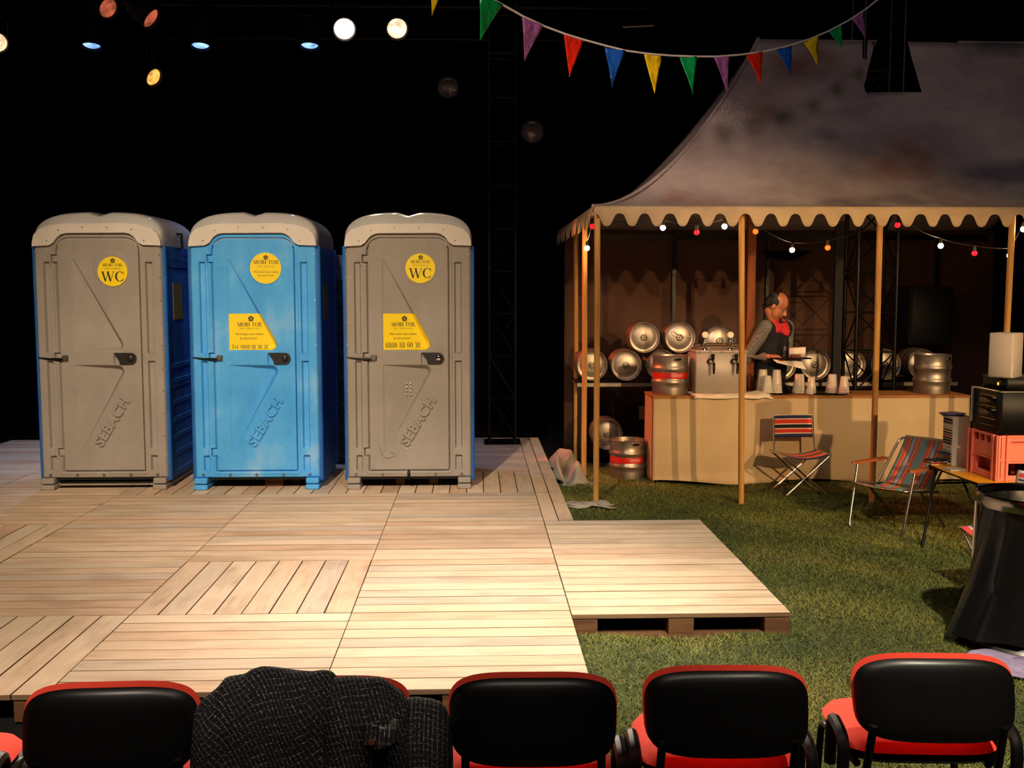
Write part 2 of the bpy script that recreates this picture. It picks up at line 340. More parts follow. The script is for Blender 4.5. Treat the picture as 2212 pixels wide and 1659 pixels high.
def arc(cx, cy, r, a0, a1, n=8): return [(cx + r * math.cos(R(a0 + (a1 - a0) * i / n)), cy + r * math.sin(R(a0 + (a1 - a0) * i / n))) for i in range(n + 1)]
def heightfield(name, u0, u1, v0, v1, res, hf):
    nu = int(round((u1 - u0) / res)); nv = int(round((v1 - v0) / res)); U, V = np.meshgrid(np.linspace(u0, u1, nu + 1), np.linspace(v0, v1, nv + 1))
    P = np.stack([U.ravel(), V.ravel()], 1); h = hf(P); vs = np.stack([P[:, 0], -h, P[:, 1]], 1)
    idx = np.arange((nu + 1) * (nv + 1)).reshape(nv + 1, nu + 1)
    fs = np.stack([idx[:-1, :-1], idx[:-1, 1:], idx[1:, 1:], idx[1:, :-1]], -1).reshape(-1, 4)
    me = bpy.data.meshes.new(name); me.vertices.add(len(vs)); me.vertices.foreach_set('co', vs.astype(np.float32).ravel())
    me.loops.add(fs.size); me.loops.foreach_set('vertex_index', fs.astype(np.int32).ravel()); me.polygons.add(len(fs))
    me.polygons.foreach_set('loop_start', np.arange(0, fs.size, 4, dtype=np.int32)); me.polygons.foreach_set('loop_total', np.full(len(fs), 4, np.int32))
    me.update(); me.validate(); me.polygons.foreach_set('use_smooth', [True] * len(fs)); me.set_sharp_from_angle(angle=R(50)); return me

# ------------------------------------------------------------------ serif lettering (drawn here: the photo's stickers use a serif face)
def ring_poly(cx, cy, rx, ry, ix, iy, a0=0, a1=360, n=22):
    qs = []
    for i in range(n):
        t0, t1 = R(a0 + (a1 - a0) * i / n), R(a0 + (a1 - a0) * (i + 1) / n)
        qs.append([(cx + ix * math.cos(t0), cy + iy * math.sin(t0)), (cx + rx * math.cos(t0), cy + ry * math.sin(t0)), (cx + rx * math.cos(t1), cy + ry * math.sin(t1)), (cx + ix * math.cos(t1), cy + iy * math.sin(t1))])
    return qs
def rc(x0, y0, x1, y1): return [(x0, y0), (x1, y0), (x1, y1), (x0, y1)]
def stem(x, w_, s=0.07): return [rc(x, 0, x + w_, 1), rc(x - s, 0, x + w_ + s, 0.05), rc(x - s, 0.95, x + w_ + s, 1)]
def dg_(x0, x1, w_): return [[(x0, 1), (x0 + w_, 1), (x1 + w_, 0), (x1, 0)]]
GLY = {
 'I': (stem(.1, .16), .38), 'M': (stem(.1, .05) + stem(.78, .15) + dg_(.08, .43, .16) + [[(.74, 1), (.80, 1), (.53, 0), (.47, 0)]], 1.06),
 'O': (ring_poly(.42, .5, .40, .52, .24, .48), .88), 'B': (stem(.1, .15) + ring_poly(.25, .75, .32, .25, .17, .2, -90, 90, 10) + ring_poly(.25, .26, .38, .26, .21, .21, -90, 90, 10), .74),
 'T': (stem(.30, .15) + [rc(.02, .94, .73, 1), rc(.02, .78, .05, 1), rc(.70, .78, .73, 1)], .8), 'L': (stem(.1, .15) + [rc(.1, 0, .62, .05), rc(.58, 0, .62, .22)], .68),
 'W': (dg_(.02, .27, .15) + [[(.60, 1), (.65, 1), (.36, 0), (.31, 0)]] + dg_(.50, .72, .15) + [[(1.08, 1), (1.13, 1), (.82, 0), (.77, 0)], rc(-.04, .95, .26, 1), rc(.44, .95, .73, 1), rc(1.0, .95, 1.2, 1)], 1.2),
 'C': (ring_poly(.46, .5, .44, .52, .27, .47, 48, 318, 22) + [rc(.74, .70, .79, .98), rc(.76, .12, .79, .30)], .86),
 '0': (ring_poly(.28, .5, .25, .52, .12, .48), .6), '8': (ring_poly(.28, .76, .22, .25, .11, .2) + ring_poly(.28, .26, .25, .27, .12, .22), .6),
 '3': (ring_poly(.2, .75, .26, .25, .13, .2, -95, 150, 12) + ring_poly(.2, .26, .29, .27, .15, .22, -150, 95, 12), .56),
 'e': (ring_poly(.26, .33, .25, .35, .13, .30, 20, 320, 16) + [rc(.1, .33, .5, .38)], .56), 'l': (stem(.06, .12, .05), .3), '.': ([rc(.06, 0, .2, .14)], .28), ' ': ([], .36)}
def serif(b, s, x, z, h, y, align='C', sx=1.0):
    L = sum(GLY[c][1] for c in s) * h * sx
    if align == 'C': x -= L / 2
    for c in s:
        g, adv = GLY[c]
        for p in g:
            q = [(x + u * h * sx, y, z + v * h) for u, v in p]; b.add(q, [tuple(range(len(q)))])
        x += adv * h * sx
    return b
def flower(b, x, z, r, y):
    for k in range(5):
        a = R(90 + 72 * k)
        for p in ring_poly(x + r * .62 * math.cos(a), z + r * .62 * math.sin(a), r * .42, r * .42, r * .12, r * .12, n=8): b.add([(u, y, v) for u, v in p], [(0, 1, 2, 3)])
def add_text(b, s, x, z, size, y, sx=1.0):
    me = text_mesh(s, size, align='CENTER'); o = len(b.v)
    b.v += [(x + v.co.x * sx, y, z + v.co.y) for v in me.vertices]; b.f += [tuple(i + o for i in p.vertices) for p in me.polygons]; bpy.data.meshes.remove(me)

# ================================================================== SETTING
def slab(name, c, d, m_, kind='structure'):
    o = MB().box((0, 0, 0), d).build(name, m_, loc=c, smooth=0); o['kind'] = kind; return o
slab('floor', (0, 5, -0.03), (24, 24, 0.06), 'stage_floor')
slab('wall_back', (0, 16.1, 4.25), (24, 0.2, 8.5), 'black_cloth'); slab('wall_left', (-11.9, 5, 4.25), (0.2, 22, 8.5), 'black_cloth')
slab('wall_right', (11.9, 5, 4.25), (0.2, 22, 8.5), 'black_cloth'); slab('ceiling', (0, 5, 8.6), (24, 24, 0.2), 'black_cloth'); slab('wall_front', (0, -6.1, 4.25), (24, 0.2, 8.5), 'black_cloth')

# ------------------------------------------------------------------ stage deck of planks
DZ = 0.144; XB = 0.535; CW = 1.243
XS = [XB - CW * k for k in range(6)]                       # column edges, right to left
YS = [4.64, 5.80, 6.965, 8.135, 9.30, 10.41, 11.62, 12.84]
deck = MB().box((0, 0, 0), (XS[0] - XS[5] - 0.04, YS[-1] - YS[0] - 0.06, 0.02)).build('stage_deck', 'black_matt', loc=((XS[0] + XS[5]) / 2, (YS[-1] + YS[0]) / 2 + 0.02, 0.105), smooth=0)  # base sheet coloured black to stand in for shade between the boards
struct(deck); tag(deck, 'wide stage deck of bleached wooden boards under the three toilets', 'deck'); del deck['category']
PLK = {}
def plank_mesh(L, W):
    k = (round(L, 3), round(W, 3))
    if k not in PLK:
        me = PLK[k] = MB().rbox((0, 0, 0), (L - 0.002, W - 0.0055, 0.026), 0.0025).mesh('plank', 0); me.materials.append(MATS['deck_wood']); me.materials.append(MATS['plank_edge'])
        for p in me.polygons: p.material_index = 0 if p.normal.z > 0.9 else 1          # weathered dirt in the joints
    return PLK[k]
def plank(L, W, x, y, depth, parent):
    o = bpy.data.objects.new('plank', plank_mesh(L, W)); COL.objects.link(o); me = o.data
    o.parent = parent; o.location = Vector((x, y, DZ - 0.013 + random.uniform(-0.0015, 0.0012))) - Vector(parent.location)
    o.rotation_euler = (0, 0, (PI / 2 if depth else 0) + random.uniform(-0.0015, 0.0015)); return o
DEP = {(0, 4), (1, 1), (2, 0), (3, 2), (1, 4), (2, 4)}     # modules whose boards run away from the viewer
for c in range(5):
    for r in range(7):
        x0, x1 = XS[c + 1], XS[c]; y0, y1 = YS[r], YS[r + 1]
        if c == 4 and r < 2: continue
        n = 8
        if (c, r) in DEP:
            for i in range(n): plank(y1 - y0, (x1 - x0) / n, x0 + (i + .5) * (x1 - x0) / n, (y0 + y1) / 2, True, deck)
        else:
            for i in range(n): plank(x1 - x0, (y1 - y0) / n, (x0 + x1) / 2, y0 + (i + .5) * (y1 - y0) / n, False, deck)
for r in range(3, 7):                                         # two edging boards on the right, behind the jutting platform
    for i in range(2):
        x = XB + 0.061 + 0.122 * i; y0 = YS[r] + (0.004 if r == 3 else 0); plank(YS[r + 1] - y0, 0.122, x, (y0 + YS[r + 1]) / 2, True, deck)
def blocks(parent, xs, y, z0=0.0, dx=0.145, dy=0.1):
    for x in xs:
        o = obj('block', BLK, 'block_wood', parent); o.location = Vector((x, y, 0.062)) - Vector(parent.location)
BLK = MB().rbox((0, 0, 0), (0.145, 0.145, 0.1), 0.003).mesh('block', 0)
for c in range(5): blocks(deck, [XS[c + 1] + 0.075 + k * (CW - 0.15) / 2 for k in range(3)], YS[0] + 0.08)
for r in range(7): blocks(deck, [XB + (0.17 if r > 2 else -0.08)], YS[r] + 0.1)

plat = thing('pallet_platform', 'low square pallet platform of pale boards jutting from the deck onto the grass', 'platform', ((XB + 1.785) / 2, 6.93, 0))
y0, y1 = 5.72, 8.125
for i in range(16): plank(1.785 - XB, (y1 - y0) / 16, (XB + 1.785) / 2 + 0.002, y0 + (i + .5) * (y1 - y0) / 16, False, plat)
for y in (y0 + 0.075, y0 + 0.60, y0 + 0.78, y0 + 1.35, y0 + 1.55, y1 - 0.08): blocks(plat, [XB + 0.077, (XB + 1.785) / 2, 1.785 - 0.075], y)
for y in (y0 + 0.05, y0 + 0.77, y0 + 1.6, y1 - 0.05):
    b = MB().box((0, 0, 0), (1.785 - XB - 0.01, 0.1, 0.018)); o = b.build('bearer_board', 'block_wood', plat, smooth=0); o.location = Vector(((XB + 1.785) / 2, y, 0.012)) - Vector(plat.location)

# ------------------------------------------------------------------ lawn: turf base + blades
def in_lawn(x, y):
    ok = (x > 0.55) & (y > 3.9) & (y < 12.2) & (x < 7.5)
    ok &= ~((x < 1.79) & (y > 5.71) & (y < 8.13)); ok &= ~((x < 0.80) & (y >= 8.13)); ok &= ~((x < 1.05 + 0.05 * np.sin(y * 9)) & (y > 10.25 + 0.1 * np.sin(x * 8)))
    ok &= ~((x < 1.6) & (y > 11.4)); ok &= ~((x > 1.8) & (y > 10.4))
    return ok
def lawn_z(x, y): return 0.012 * np.sin(x * 3.1 + 1) * np.sin(y * 2.3) + 0.008 * np.sin(x * 7 + y * 5) + 0.02
nx, ny = 140, 166; X, Y = np.meshgrid(np.linspace(0.5, 7.5, nx + 1), np.linspace(3.9, 12.2, ny + 1)); Z = lawn_z(X, Y)
ids = np.arange((nx + 1) * (ny + 1)).reshape(ny + 1, nx + 1); cx = (X[:-1, :-1] + X[1:, 1:]) / 2; cy = (Y[:-1, :-1] + Y[1:, 1:]) / 2
keep = ~((cx < 0.8) & (cy > 8.13)) & ~((cx < 1.75) & (cy > 5.75) & (cy < 8.1)) & ~((cx < 1.0) & (cy > 10.3))
fs = np.stack([ids[:-1, :-1], ids[:-1, 1:], ids[1:, 1:], ids[1:, :-1]], -1)[keep]
b = MB(); b.v = [tuple(p) for p in np.stack([X.ravel(), Y.ravel(), Z.ravel()], 1)]; b.f = [tuple(int(i) for i in q) for q in fs]
lawn = b.build('lawn_turf', 'turf_soil'); struct(lawn)
N = 480000; gx = 0.55 + 6.9 * rng.random(N); gy = 3.9 + 8.2 * rng.random(N) ** 1.25; ok = in_lawn(gx, gy) & (gx < 1.2 + 0.56 * gy); gx, gy = gx[ok], gy[ok]; N = len(gx)
ang = rng.random(N) * 2 * PI; lean = rng.normal(0, 0.022, (N, 2)); patch = 0.5 + 0.5 * np.sin(gx * 2.7 + 1.3 * np.sin(gy * 1.9)) * np.sin(gy * 3.3 + gx)
hgt = 0.008 + 0.013 * rng.random(N) + 0.006 * patch; wd = 0.0022 + 0.0026 * rng.random(N); gz = lawn_z(gx, gy)
P0 = np.stack([gx - wd * np.cos(ang), gy - wd * np.sin(ang), gz - 0.004], 1); P1 = np.stack([gx + wd * np.cos(ang), gy + wd * np.sin(ang), gz - 0.004], 1)
P2 = np.stack([gx + lean[:, 0], gy + lean[:, 1], gz + hgt], 1); vs = np.stack([P0, P1, P2], 1).reshape(-1, 3).astype(np.float32)
me = bpy.data.meshes.new('grass'); me.vertices.add(3 * N); me.vertices.foreach_set('co', vs.ravel()); me.loops.add(3 * N); me.loops.foreach_set('vertex_index', np.arange(3 * N, dtype=np.int32))
me.polygons.add(N); me.polygons.foreach_set('loop_start', np.arange(0, 3 * N, 3, dtype=np.int32)); me.polygons.foreach_set('loop_total', np.full(N, 3, np.int32)); me.update()
tone = np.clip(0.45 * rng.random(N) + 0.5 * patch + 0.1 * rng.normal(0, 1, N), 0, 1); at = me.attributes.new('tone', 'FLOAT', 'POINT'); at.data.foreach_set('value', np.repeat(tone, 3).astype(np.float32))
g = obj('grass', me, 'grass_blade'); g['kind'] = 'stuff'; g['label'] = 'short patchy grass covering the turf beside the deck'; g['category'] = 'grass'

# ------------------------------------------------------------------ marquee tent
TX0, TX1, TX2 = 1.04, 4.85, 6.4; TY0, TYR, TY1 = 9.2, 11.1, 13.0; TZ, TZR = 2.70, 4.59; AX = 2.98
tent = thing('marquee_tent', 'beige canvas marquee with a scalloped valance over the beer bar', 'tent', (3.0, 11.0, 0))
def prof(t): return TZ + (TZR - TZ) * t ** 1.69
def eave_y(x): return TY0 if x < TX1 else TY0 - (x - TX1) * 0.33
def sagn(x, t): return 0.02 * math.sin(x * 2.3 + t * 5) * math.sin(t * PI)
def front(u, v):
    xl = TX0 + (AX - TX0) * v; x = xl + (TX2 - xl) * u; y = eave_y(x) + (TYR - eave_y(x)) * v
    return Vector((x, y, prof(v) + sagn(x, v) - (0.03 * u if v > 0.9 else 0)))
def back(u, v):
    xl = TX0 + (AX - TX0) * v; x = xl + (TX2 - xl) * u; return Vector((x, TY1 + (TYR - TY1) * v, prof(v)))
def left(u, v): return Vector((TX0 + (AX - TX0) * v, TY0 + (TYR - TY0) * v + (TY1 - TY0 - (TY1 - TY0) * v) * u, prof(v)))
HX0, HX1, HV = 3.98, 4.56, 0.79                       # slot in the canvas where the truss tower passes through
def canopy(fn, nu, nv, hole, HX0=HX0, HX1=HX1, HV=HV):
    b = MB(); vs = [fn(i / nu, j / nv) for j in range(nv + 1) for i in range(nu + 1)]
    fs = []; j0 = int(nv * HV); W = nu + 1; i0 = i1 = -9
    if hole:
        i0 = min(range(W), key=lambda i: abs(vs[j0 * W + i].x - HX0)); i1 = min(range(W), key=lambda i: abs(vs[nv * W + i].x - HX1))
        for j in range(j0, nv + 1):                   # straighten the two sides of the slot
            f_ = (j - j0) / (nv - j0); vs[j * W + i0].x = HX0 - 0.06 * f_
            for i in range(i0 + 1, nu + 1):
                if vs[j * W + i].x < vs[j * W + i0].x + 0.02: vs[j * W + i].x = vs[j * W + i0].x + 0.02
            vs[j * W + i1].x = HX1
            for i in range(i1 - 1, i0, -1): vs[j * W + i].x = min(vs[j * W + i].x, HX1 - 0.003)
            for i in range(i1 + 1, nu + 1): vs[j * W + i].x = max(vs[j * W + i].x, HX1 + 0.004 * (i - i1))
    for j in range(nv):
        for i in range(nu):
            q = (j * W + i, j * W + i + 1, (j + 1) * W + i + 1, (j + 1) * W + i)
            if hole and i0 <= i < i1 and j >= j0: continue
            fs.append(q)
    b.add(vs, fs); return b
canopy(front, 120, 38, True).build('canopy_front', 'canopy_cloth', tent, 'world', smooth=60, solid=0.006)
canopy(back, 60, 24, True, 3.7, 5.1, 0.5).build('canopy_back', 'canopy_cloth', tent, 'world', smooth=60, solid=0.006)
canopy(left, 30, 38, False).build('canopy_side', 'canopy_cloth', tent, 'world', smooth=60, solid=0.006)
b = MB(); b.tube([left(0, k / 20) + Vector((-0.01, -0.012, 0.004)) for k in range(21)], 0.018, 6); b.build('hip_seam', 'canopy_cloth', tent, 'world')
def valance(path, name):
    # path: list of (x,y); arc length parameterised strip with rounded lobes
    pts = [Vector((x, y, 0)) for x, y in path]; L = [0]
    for a, c in zip(pts, pts[1:]): L.append(L[-1] + (c - a).length)
    T = L[-1]; per = 0.2225; n = int(T / per * 16); b = MB(); rows = 5; vs = []
    for i in range(n + 1):
        s = T * i / n; k = max(j for j in range(len(L) - 1) if L[j] <= s + 1e-6); p = pts[k].lerp(pts[k + 1], (s - L[k]) / (L[k + 1] - L[k])); tdir = (pts[k + 1] - pts[k]).normalized(); nrm = Vector((tdir.y, -tdir.x, 0))
        ph = (s / per) % 1.0; cpos = abs(ph - 0.5) * 2               # 0 at lobe tip, 1 at arch top
        lobe = 0.5 + 0.5 * math.tanh(1.5 * math.cos(PI * cpos ** 0.93)) / math.tanh(1.5)
        zb = TZ - 0.066 - 0.112 * lobe
        for r in range(rows + 1):
            z = TZ + 0.004 + (zb - TZ) * r / rows; off = 0.012 * math.sin(s * 9) * r / rows + 0.02 * (r / rows)
            vs.append(p + nrm * off + Vector((0, 0, z)))
    m_ = rows + 1
    b.add(vs, [(i * m_ + r, i * m_ + r + 1, (i + 1) * m_ + r + 1, (i + 1) * m_ + r) for i in range(n) for r in range(rows)])
    b.build(name, 'valance_cloth', tent, 'world', smooth=70, solid=0.005)
valance([(TX0, TY0 - 0.005), (TX1, TY0 - 0.005), (TX2, eave_y(TX2))], 'valance'); valance([(TX0 - 0.004, TY1), (TX0 - 0.004, TY0)], 'valance')
# walls of the tent: brown cloth behind the bar with standing posts
b = MB(); b.grid(lambda u, v: Vector((1.10 + 5.4 * u, 12.9 + 0.02 * math.sin(u * 40) * (1 - v * .5), 0.0 + 2.72 * v)), 90, 12); b.build('back_wall_cloth', 'wall_cloth', tent, 'world', smooth=70, solid=0.005)
for x in (2.45, 3.62, 5.75):
    MB().box((x, 12.86, 1.35), (0.045, 0.04, 2.7)).build('wall_post', 'black_steel', tent, 'world', smooth=0)
MB().box((3.7, 12.84, 2.62), (5.3, 0.05, 0.07)).build('wall_beam', 'black_steel', tent, 'world', smooth=0)
for (xb, yb), (xt, yt) in (((1.091, 9.33), (1.085, 9.33)), ((2.416, 9.29), (2.37, 9.29)), ((3.655, 9.37), (3.65, 9.37)), ((4.80, 9.3), (4.83, 9.3)), ((1.105, 10.53), (1.10, 10.53)), ((1.165, 12.0), (1.15, 12.0))):
    MB().tube([(xb, yb, 0.0), ((xb + xt) / 2 + 0.004, yb, 1.3), (xt, yt, 2.69)], 0.0275, 12).build('tent_pole', 'pole_wood', tent, 'world')
MB().box((2.93, 11.06, 2.2), (0.085, 0.085, 4.4)).build('centre_mast', 'mast_wood', tent, 'world', smooth=0)
b = MB(); b.grid(lambda u, v: Vector((3.50 + 0.62 * u, 12.7, 2.46 - 0.12 * v * math.sin(PI * u) - 0.005)), 16, 3); b.build('black_swag', 'black_cloth', tent, 'world', solid=0.01)

# ------------------------------------------------------------------ crumpled tarp by the side poles
def tarp(name, label, x0, x1, y0, y1, h, m_, seed, cat='cloth'):
    rr = np.random.default_rng(seed); ph = rr.random(12) * 6
    def fn(u, v):
        e = max(0, min(1, 6 * min(u, 1 - u, v, 1 - v))); wv = 0.5 + 0.5 * math.sin(u * 9 + ph[0] + 3 * math.sin(v * 5 + ph[1])); w2 = 0.5 + 0.5 * math.sin(v * 13 + ph[2] + 2 * math.sin(u * 7 + ph[3]))
        return Vector((x0 + (x1 - x0) * u + 0.05 * math.sin(v * 11 + ph[4]), y0 + (y1 - y0) * v + 0.05 * math.sin(u * 9 + ph[5]), 0.035 + h * e * (0.65 * wv + 0.35 * w2 * wv)))
    b = MB(); b.grid(fn, 40, 40); return tag(b.build(name, m_, smooth=80, solid=0.006), label, cat)
tarp('crumpled_tarp', 'crumpled grey tarp lying between the deck edge and the side tent poles', 0.83, 1.14, 10.2, 11.5, 0.22, 'tarp_cloth', 3)
tarp('canvas_strip', 'grey canvas strip lying at the foot of the corner tent pole', 0.80, 1.2, 9.15, 9.36, 0.03, 'tarp_cloth', 5)
tarp('lilac_cloth', 'pale lilac cloth lying on the grass below the rubbish bag', 2.56, 2.95, 5.0, 5.32, 0.035, 'lilac_cloth', 9)

# ================================================================== PORTABLE TOILETS
LW = 1.136; K = 1 / 236.3
def lu(px): return (px - 750) * K
def lv(py): return (1057 - py) * K
def door_poly(g=0.0):
    l, r_, t, bt = lu(797.5) - g, lu(970.5) + g, lv(516) + g, lv(1017) - g; R_ = 0.12 + g
    return [(l, bt), (r_, bt)] + arc(r_ - R_, t - R_, R_, 0, 90) + arc(l + R_, t - R_, R_, 90, 180)
TABS = [(lu(787.5), lv(567), lu(800), lv(552)), (lu(787.5), lv(776), lu(800), lv(762)), (lu(787.5), lv(984), lu(800), lv(969))]
def rsdf(P, x0, y0, x1, y1, r=0.006):
    q = np.abs(P - np.array([(x0 + x1) / 2, (y0 + y1) / 2])) - np.array([(x1 - x0) / 2 - r, (y1 - y0) / 2 - r]); return np.hypot(np.maximum(q[:, 0], 0), np.maximum(q[:, 1], 0)) + np.minimum(np.maximum(q[:, 0], q[:, 1]), 0) - r
def door_sdf(P, g=0.0):
    d = poly_sdf(P, door_poly(g))
    for t in TABS: d = np.minimum(d, rsdf(P, t[0] - g, t[1] - g, t[2], t[3] + g))
    return d
UP = [(lu(829), lv(755)), (lu(829), lv(561))] + [(lu(832), lv(560))] + [(lu(928), lv(733))] + arc(lu(921), lv(744), 11 * K, 25, -90, 6)
LO = [(lu(829), lv(978)), (lu(829), lv(787))] + arc(lu(918), lv(801), 14 * K, 90, -25, 7) + [(lu(833), lv(978))]
def door_h(P):
    h = np.zeros(len(P)); ramp = np.clip((P[:, 0] - lu(829)) / (lu(930) - lu(829)), 0, 1)
    for q in (UP, LO):
        sd = poly_sdf(P, q); wl = 0.006 + 0.036 * ramp ** 1.3                       # the sloping side of the recess widens with its depth
        h -= np.clip((0.003 - sd) / wl, 0, 1) ** 1.15 * (0.007 + 0.068 * ramp)
    h -= smoothstep(0.002, -0.004, rsdf(P, lu(911), lv(784), lu(930), lv(761), 0.01)) * 0.03
    h += 0.004 * smoothstep(0.155, 0.149, np.hypot(P[:, 0] - lu(910.5), P[:, 1] - lv(579)))
    e = door_sdf(P); h -= 0.006 * smoothstep(-0.012, 0.0, e); h = np.where(e > 0.0, -0.06, h); return h
SL = [(566, 762), (778, 968), (984, 1017)]
FTOP = lv(503)
def frame_poly():
    l, r_ = 0.0, LW; a0, a1 = lu(786), lu(982)
    return [(l, lv(1033)), (r_, lv(1033)), (r_, lv(528)), (a1, lv(528))] + [(a1 - 0.03, lv(524)), (a1 - 0.06, lv(514))] + [(lu(950), lv(505)), (lu(818), lv(505))] + [(a0 + 0.06, lv(514)), (a0 + 0.03, lv(524)), (a0, lv(528)), (l, lv(528))]
def frame_h(P):
    h = np.zeros(len(P))
    for y0, y1 in SL:
        for x0, x1 in ((769.5, 782), (984, 998)): h -= 0.03 * smoothstep(0.004, -0.007, rsdf(P, lu(x0), lv(y1), lu(x1), lv(y0), 0.006))
    d = door_sdf(P, 0.006); h -= 0.03 * smoothstep(0.003, -0.004, d) + 0.09 * smoothstep(-0.008, -0.02, d)
    h += 0.006 * smoothstep(0.03, 0.02, d) * smoothstep(-0.0, 0.006, d)
    e = poly_sdf(P, frame_poly()); h -= 0.02 * smoothstep(-0.022, 0.0, e) ** 2
    h = np.where(e > 0.0, -0.12, h); return h
FRAME_ME = heightfield('front_frame', -0.005, LW + 0.005, lv(1036), FTOP, 0.0055, frame_h)
DOOR_ME = heightfield('door', lu(785), lu(973), lv(1019.5), lv(513), 0.0052, door_h)
def roof_mesh():
    W2, D, H = LW / 2 + 0.012, 1.14, 0.315; b = MB(); nu, nv = 56, 30
    def fn(i, j):
        a = PI * i / nu; x = -W2 * math.copysign(abs(math.cos(a)) ** (2 / 3.3), math.cos(a)); s = math.sin(a) ** (2 / 3.3) if math.sin(a) > 1e-9 else 0.0
        y = -1 + 2 * j / nv; k = (1 - abs(y) ** 7) ** (1 / 3.5) if abs(y) < 1 else 0.0; yy = (y * 0.5 + 0.5) * D
        sh = (0.82 + 0.18 * k); bl = max(0.0, 1 - abs(x) / 0.045); g_ = -0.03 * (1 if bl > 0.3 else bl / 0.3) if bl > 0 else 0
        rb = -0.012 if 0.36 < abs(x) / W2 < 0.40 else 0
        return Vector((LW / 2 + x * (0.985 + 0.015 * k), yy + 0.012, lv(531) + H * s * sh * (0.72 + 0.28 * k) + (g_ + rb) * s))
    vs = [fn(i, j) for j in range(nv + 1) for i in range(nu + 1)]; W = nu + 1
    fs = [(j * W + i, j * W + i + 1, (j + 1) * W + i + 1, (j + 1) * W + i) for j in range(nv) for i in range(nu)] + [tuple(range(nu, -1, -1)), tuple(nv * W + i for i in range(nu + 1))]
    b.add(vs, fs); return b.mesh('roof', 50)
def band_mesh():
    lo = [(lu(749.5), lv(533)), (lu(784), lv(531))] + [(lu(793), lv(526)), (lu(803), lv(513)), (lu(812), lv(507)), (lu(822), lv(505))] + [(lu(944), lv(504)), (lu(954), lv(506)), (lu(963), lv(512)), (lu(973), lv(525)), (lu(982), lv(530)), (lu(1019.5), lv(531))]
    hi = [(lu(1018.5), lv(520)), (lu(1014), lv(507)), (lu(1002), lv(495)), (lu(975), lv(487)), (lu(945), lv(484)), (lu(822), lv(485)), (lu(792), lv(488)), (lu(765), lv(497)), (lu(754), lv(509)), (lu(750.5), lv(522))]
    b = MB(); n = 0
    P = lo + hi; b.prism(P, -0.03, 0.05); return b.mesh('roof_band', 30)
ROOF_ME, BAND_ME = roof_mesh(), band_mesh()
def side_mesh():
    b = MB(); z0, z1 = lv(1040), lv(531); b.box((0, 0.55, (z0 + z1) / 2), (0.03, 1.08, z1 - z0))
    for y in (0.03, 1.06): b.rbox((0, y, (z0 + z1) / 2), (0.055, 0.06, z1 - z0), 0.01)
    for z in (0.12, 0.98, 1.12, 2.12): b.rbox((0, 0.55, z), (0.045, 1.0, 0.05), 0.008)
    for z in np.arange(0.3, 0.95, 0.16): b.rbox((0, 0.55, z), (0.04, 0.8, 0.05), 0.008)
    return b.mesh('side_wall', 30)
SIDE_ME = side_mesh()
def grille_mesh():
    b = MB()
    for k in range(7): b.box((0, 0.55, 2.16 - 0.02 * k), (0.02, 0.94, 0.008))
    for k in range(30): b.box((0, 0.1 + 0.031 * k, 2.10), (0.02, 0.007, 0.13))
    return b.mesh('vent_grille', 0)
GRILLE_ME = grille_mesh(); BACK_ME = MB().box((LW / 2, 1.1, 1.17), (LW - 0.04, 0.03, 2.2)).mesh('back_wall', 0); TOP_ME = MB().box((LW / 2, 0.57, lv(531)), (LW - 0.06, 1.0, 0.02)).mesh('ceiling_panel', 0)
def foot_mesh():
    b = MB(); w_ = 0.118
    b.rbox((0, 0.55, lv(1038)), (w_, 1.15, 0.05), 0.008); b.rbox((0, 0.55, lv(1051.5)), (w_ + 0.006, 1.16, 0.045), 0.008); b.box((0, 0.56, lv(1045)), (w_ - 0.02, 1.1, 0.03)); return b.mesh('foot', 30)
FOOT_ME = foot_mesh(); FLOORP_ME = MB().box((LW / 2, 0.56, lv(1034)), (LW - 0.05, 1.05, 0.03)).mesh('floor_pan', 0)
LOCK_ME = (lambda b: (b.prism([(lu(925), lv(784)), (lu(948), lv(784))] + arc(lu(948), lv(772), 12 * K, -90, 90, 8) + [(lu(925), lv(760)), (lu(913), lv(761)), (lu(919), lv(768)), (lu(923), lv(776))], -0.022, 0.01), b)[1])(MB()).mesh('lock_plate', 30)
KNOB_ME = MB().lathe([(0.0, 0.016), (0.016, 0.016), (0.024, 0.01), (0.026, -0.004)], 20, Matrix.Translation((lu(948.5), -0.02, lv(771))) @ Matrix.Rotation(PI / 2, 4, 'X')).mesh('lock_knob', 40)
b = MB(); b.rbox((lu(809), -0.012, lv(771)), (0.052, 0.02, 0.05), 0.006); b.cyl((lu(809), -0.03, lv(771)), (lu(809), -0.01, lv(771)), 0.014)
HBOLT_ME = b.mesh('hinge_bolt', 30); SPRING_ME = MB().tube([(lu(751), -0.004, lv(770)), (lu(775), -0.014, lv(773)), (lu(804), -0.024, lv(773.5))], [0.005, 0.009, 0.013], 8).mesh('hinge_spring')
b = MB()
for k in range(11):
    for x in (lu(752.5), lu(1014.5)): b.ball((x, -0.004, lv(550 + 49.5 * k * 0.985)), 0.0055, 6, 4)
RIVET_ME = b.mesh('rivets')
b = MB()
for x in (767.5, 825, 882, 940, 997): b.lathe([(0.0, 0.01), (0.012, 0.01), (0.013, 0.0)], 12, Matrix.Translation((lu(x), 0.0, lv(1025))) @ Matrix.Rotation(PI / 2, 4, 'X'))
for x, y in ((781, 521), (806, 499), (856, 493), (908, 493), (960, 497), (985, 520)): b.ball((lu(x), -0.034, lv(y)), 0.006, 6, 4)
BOLT_ME = b.mesh('bolts')
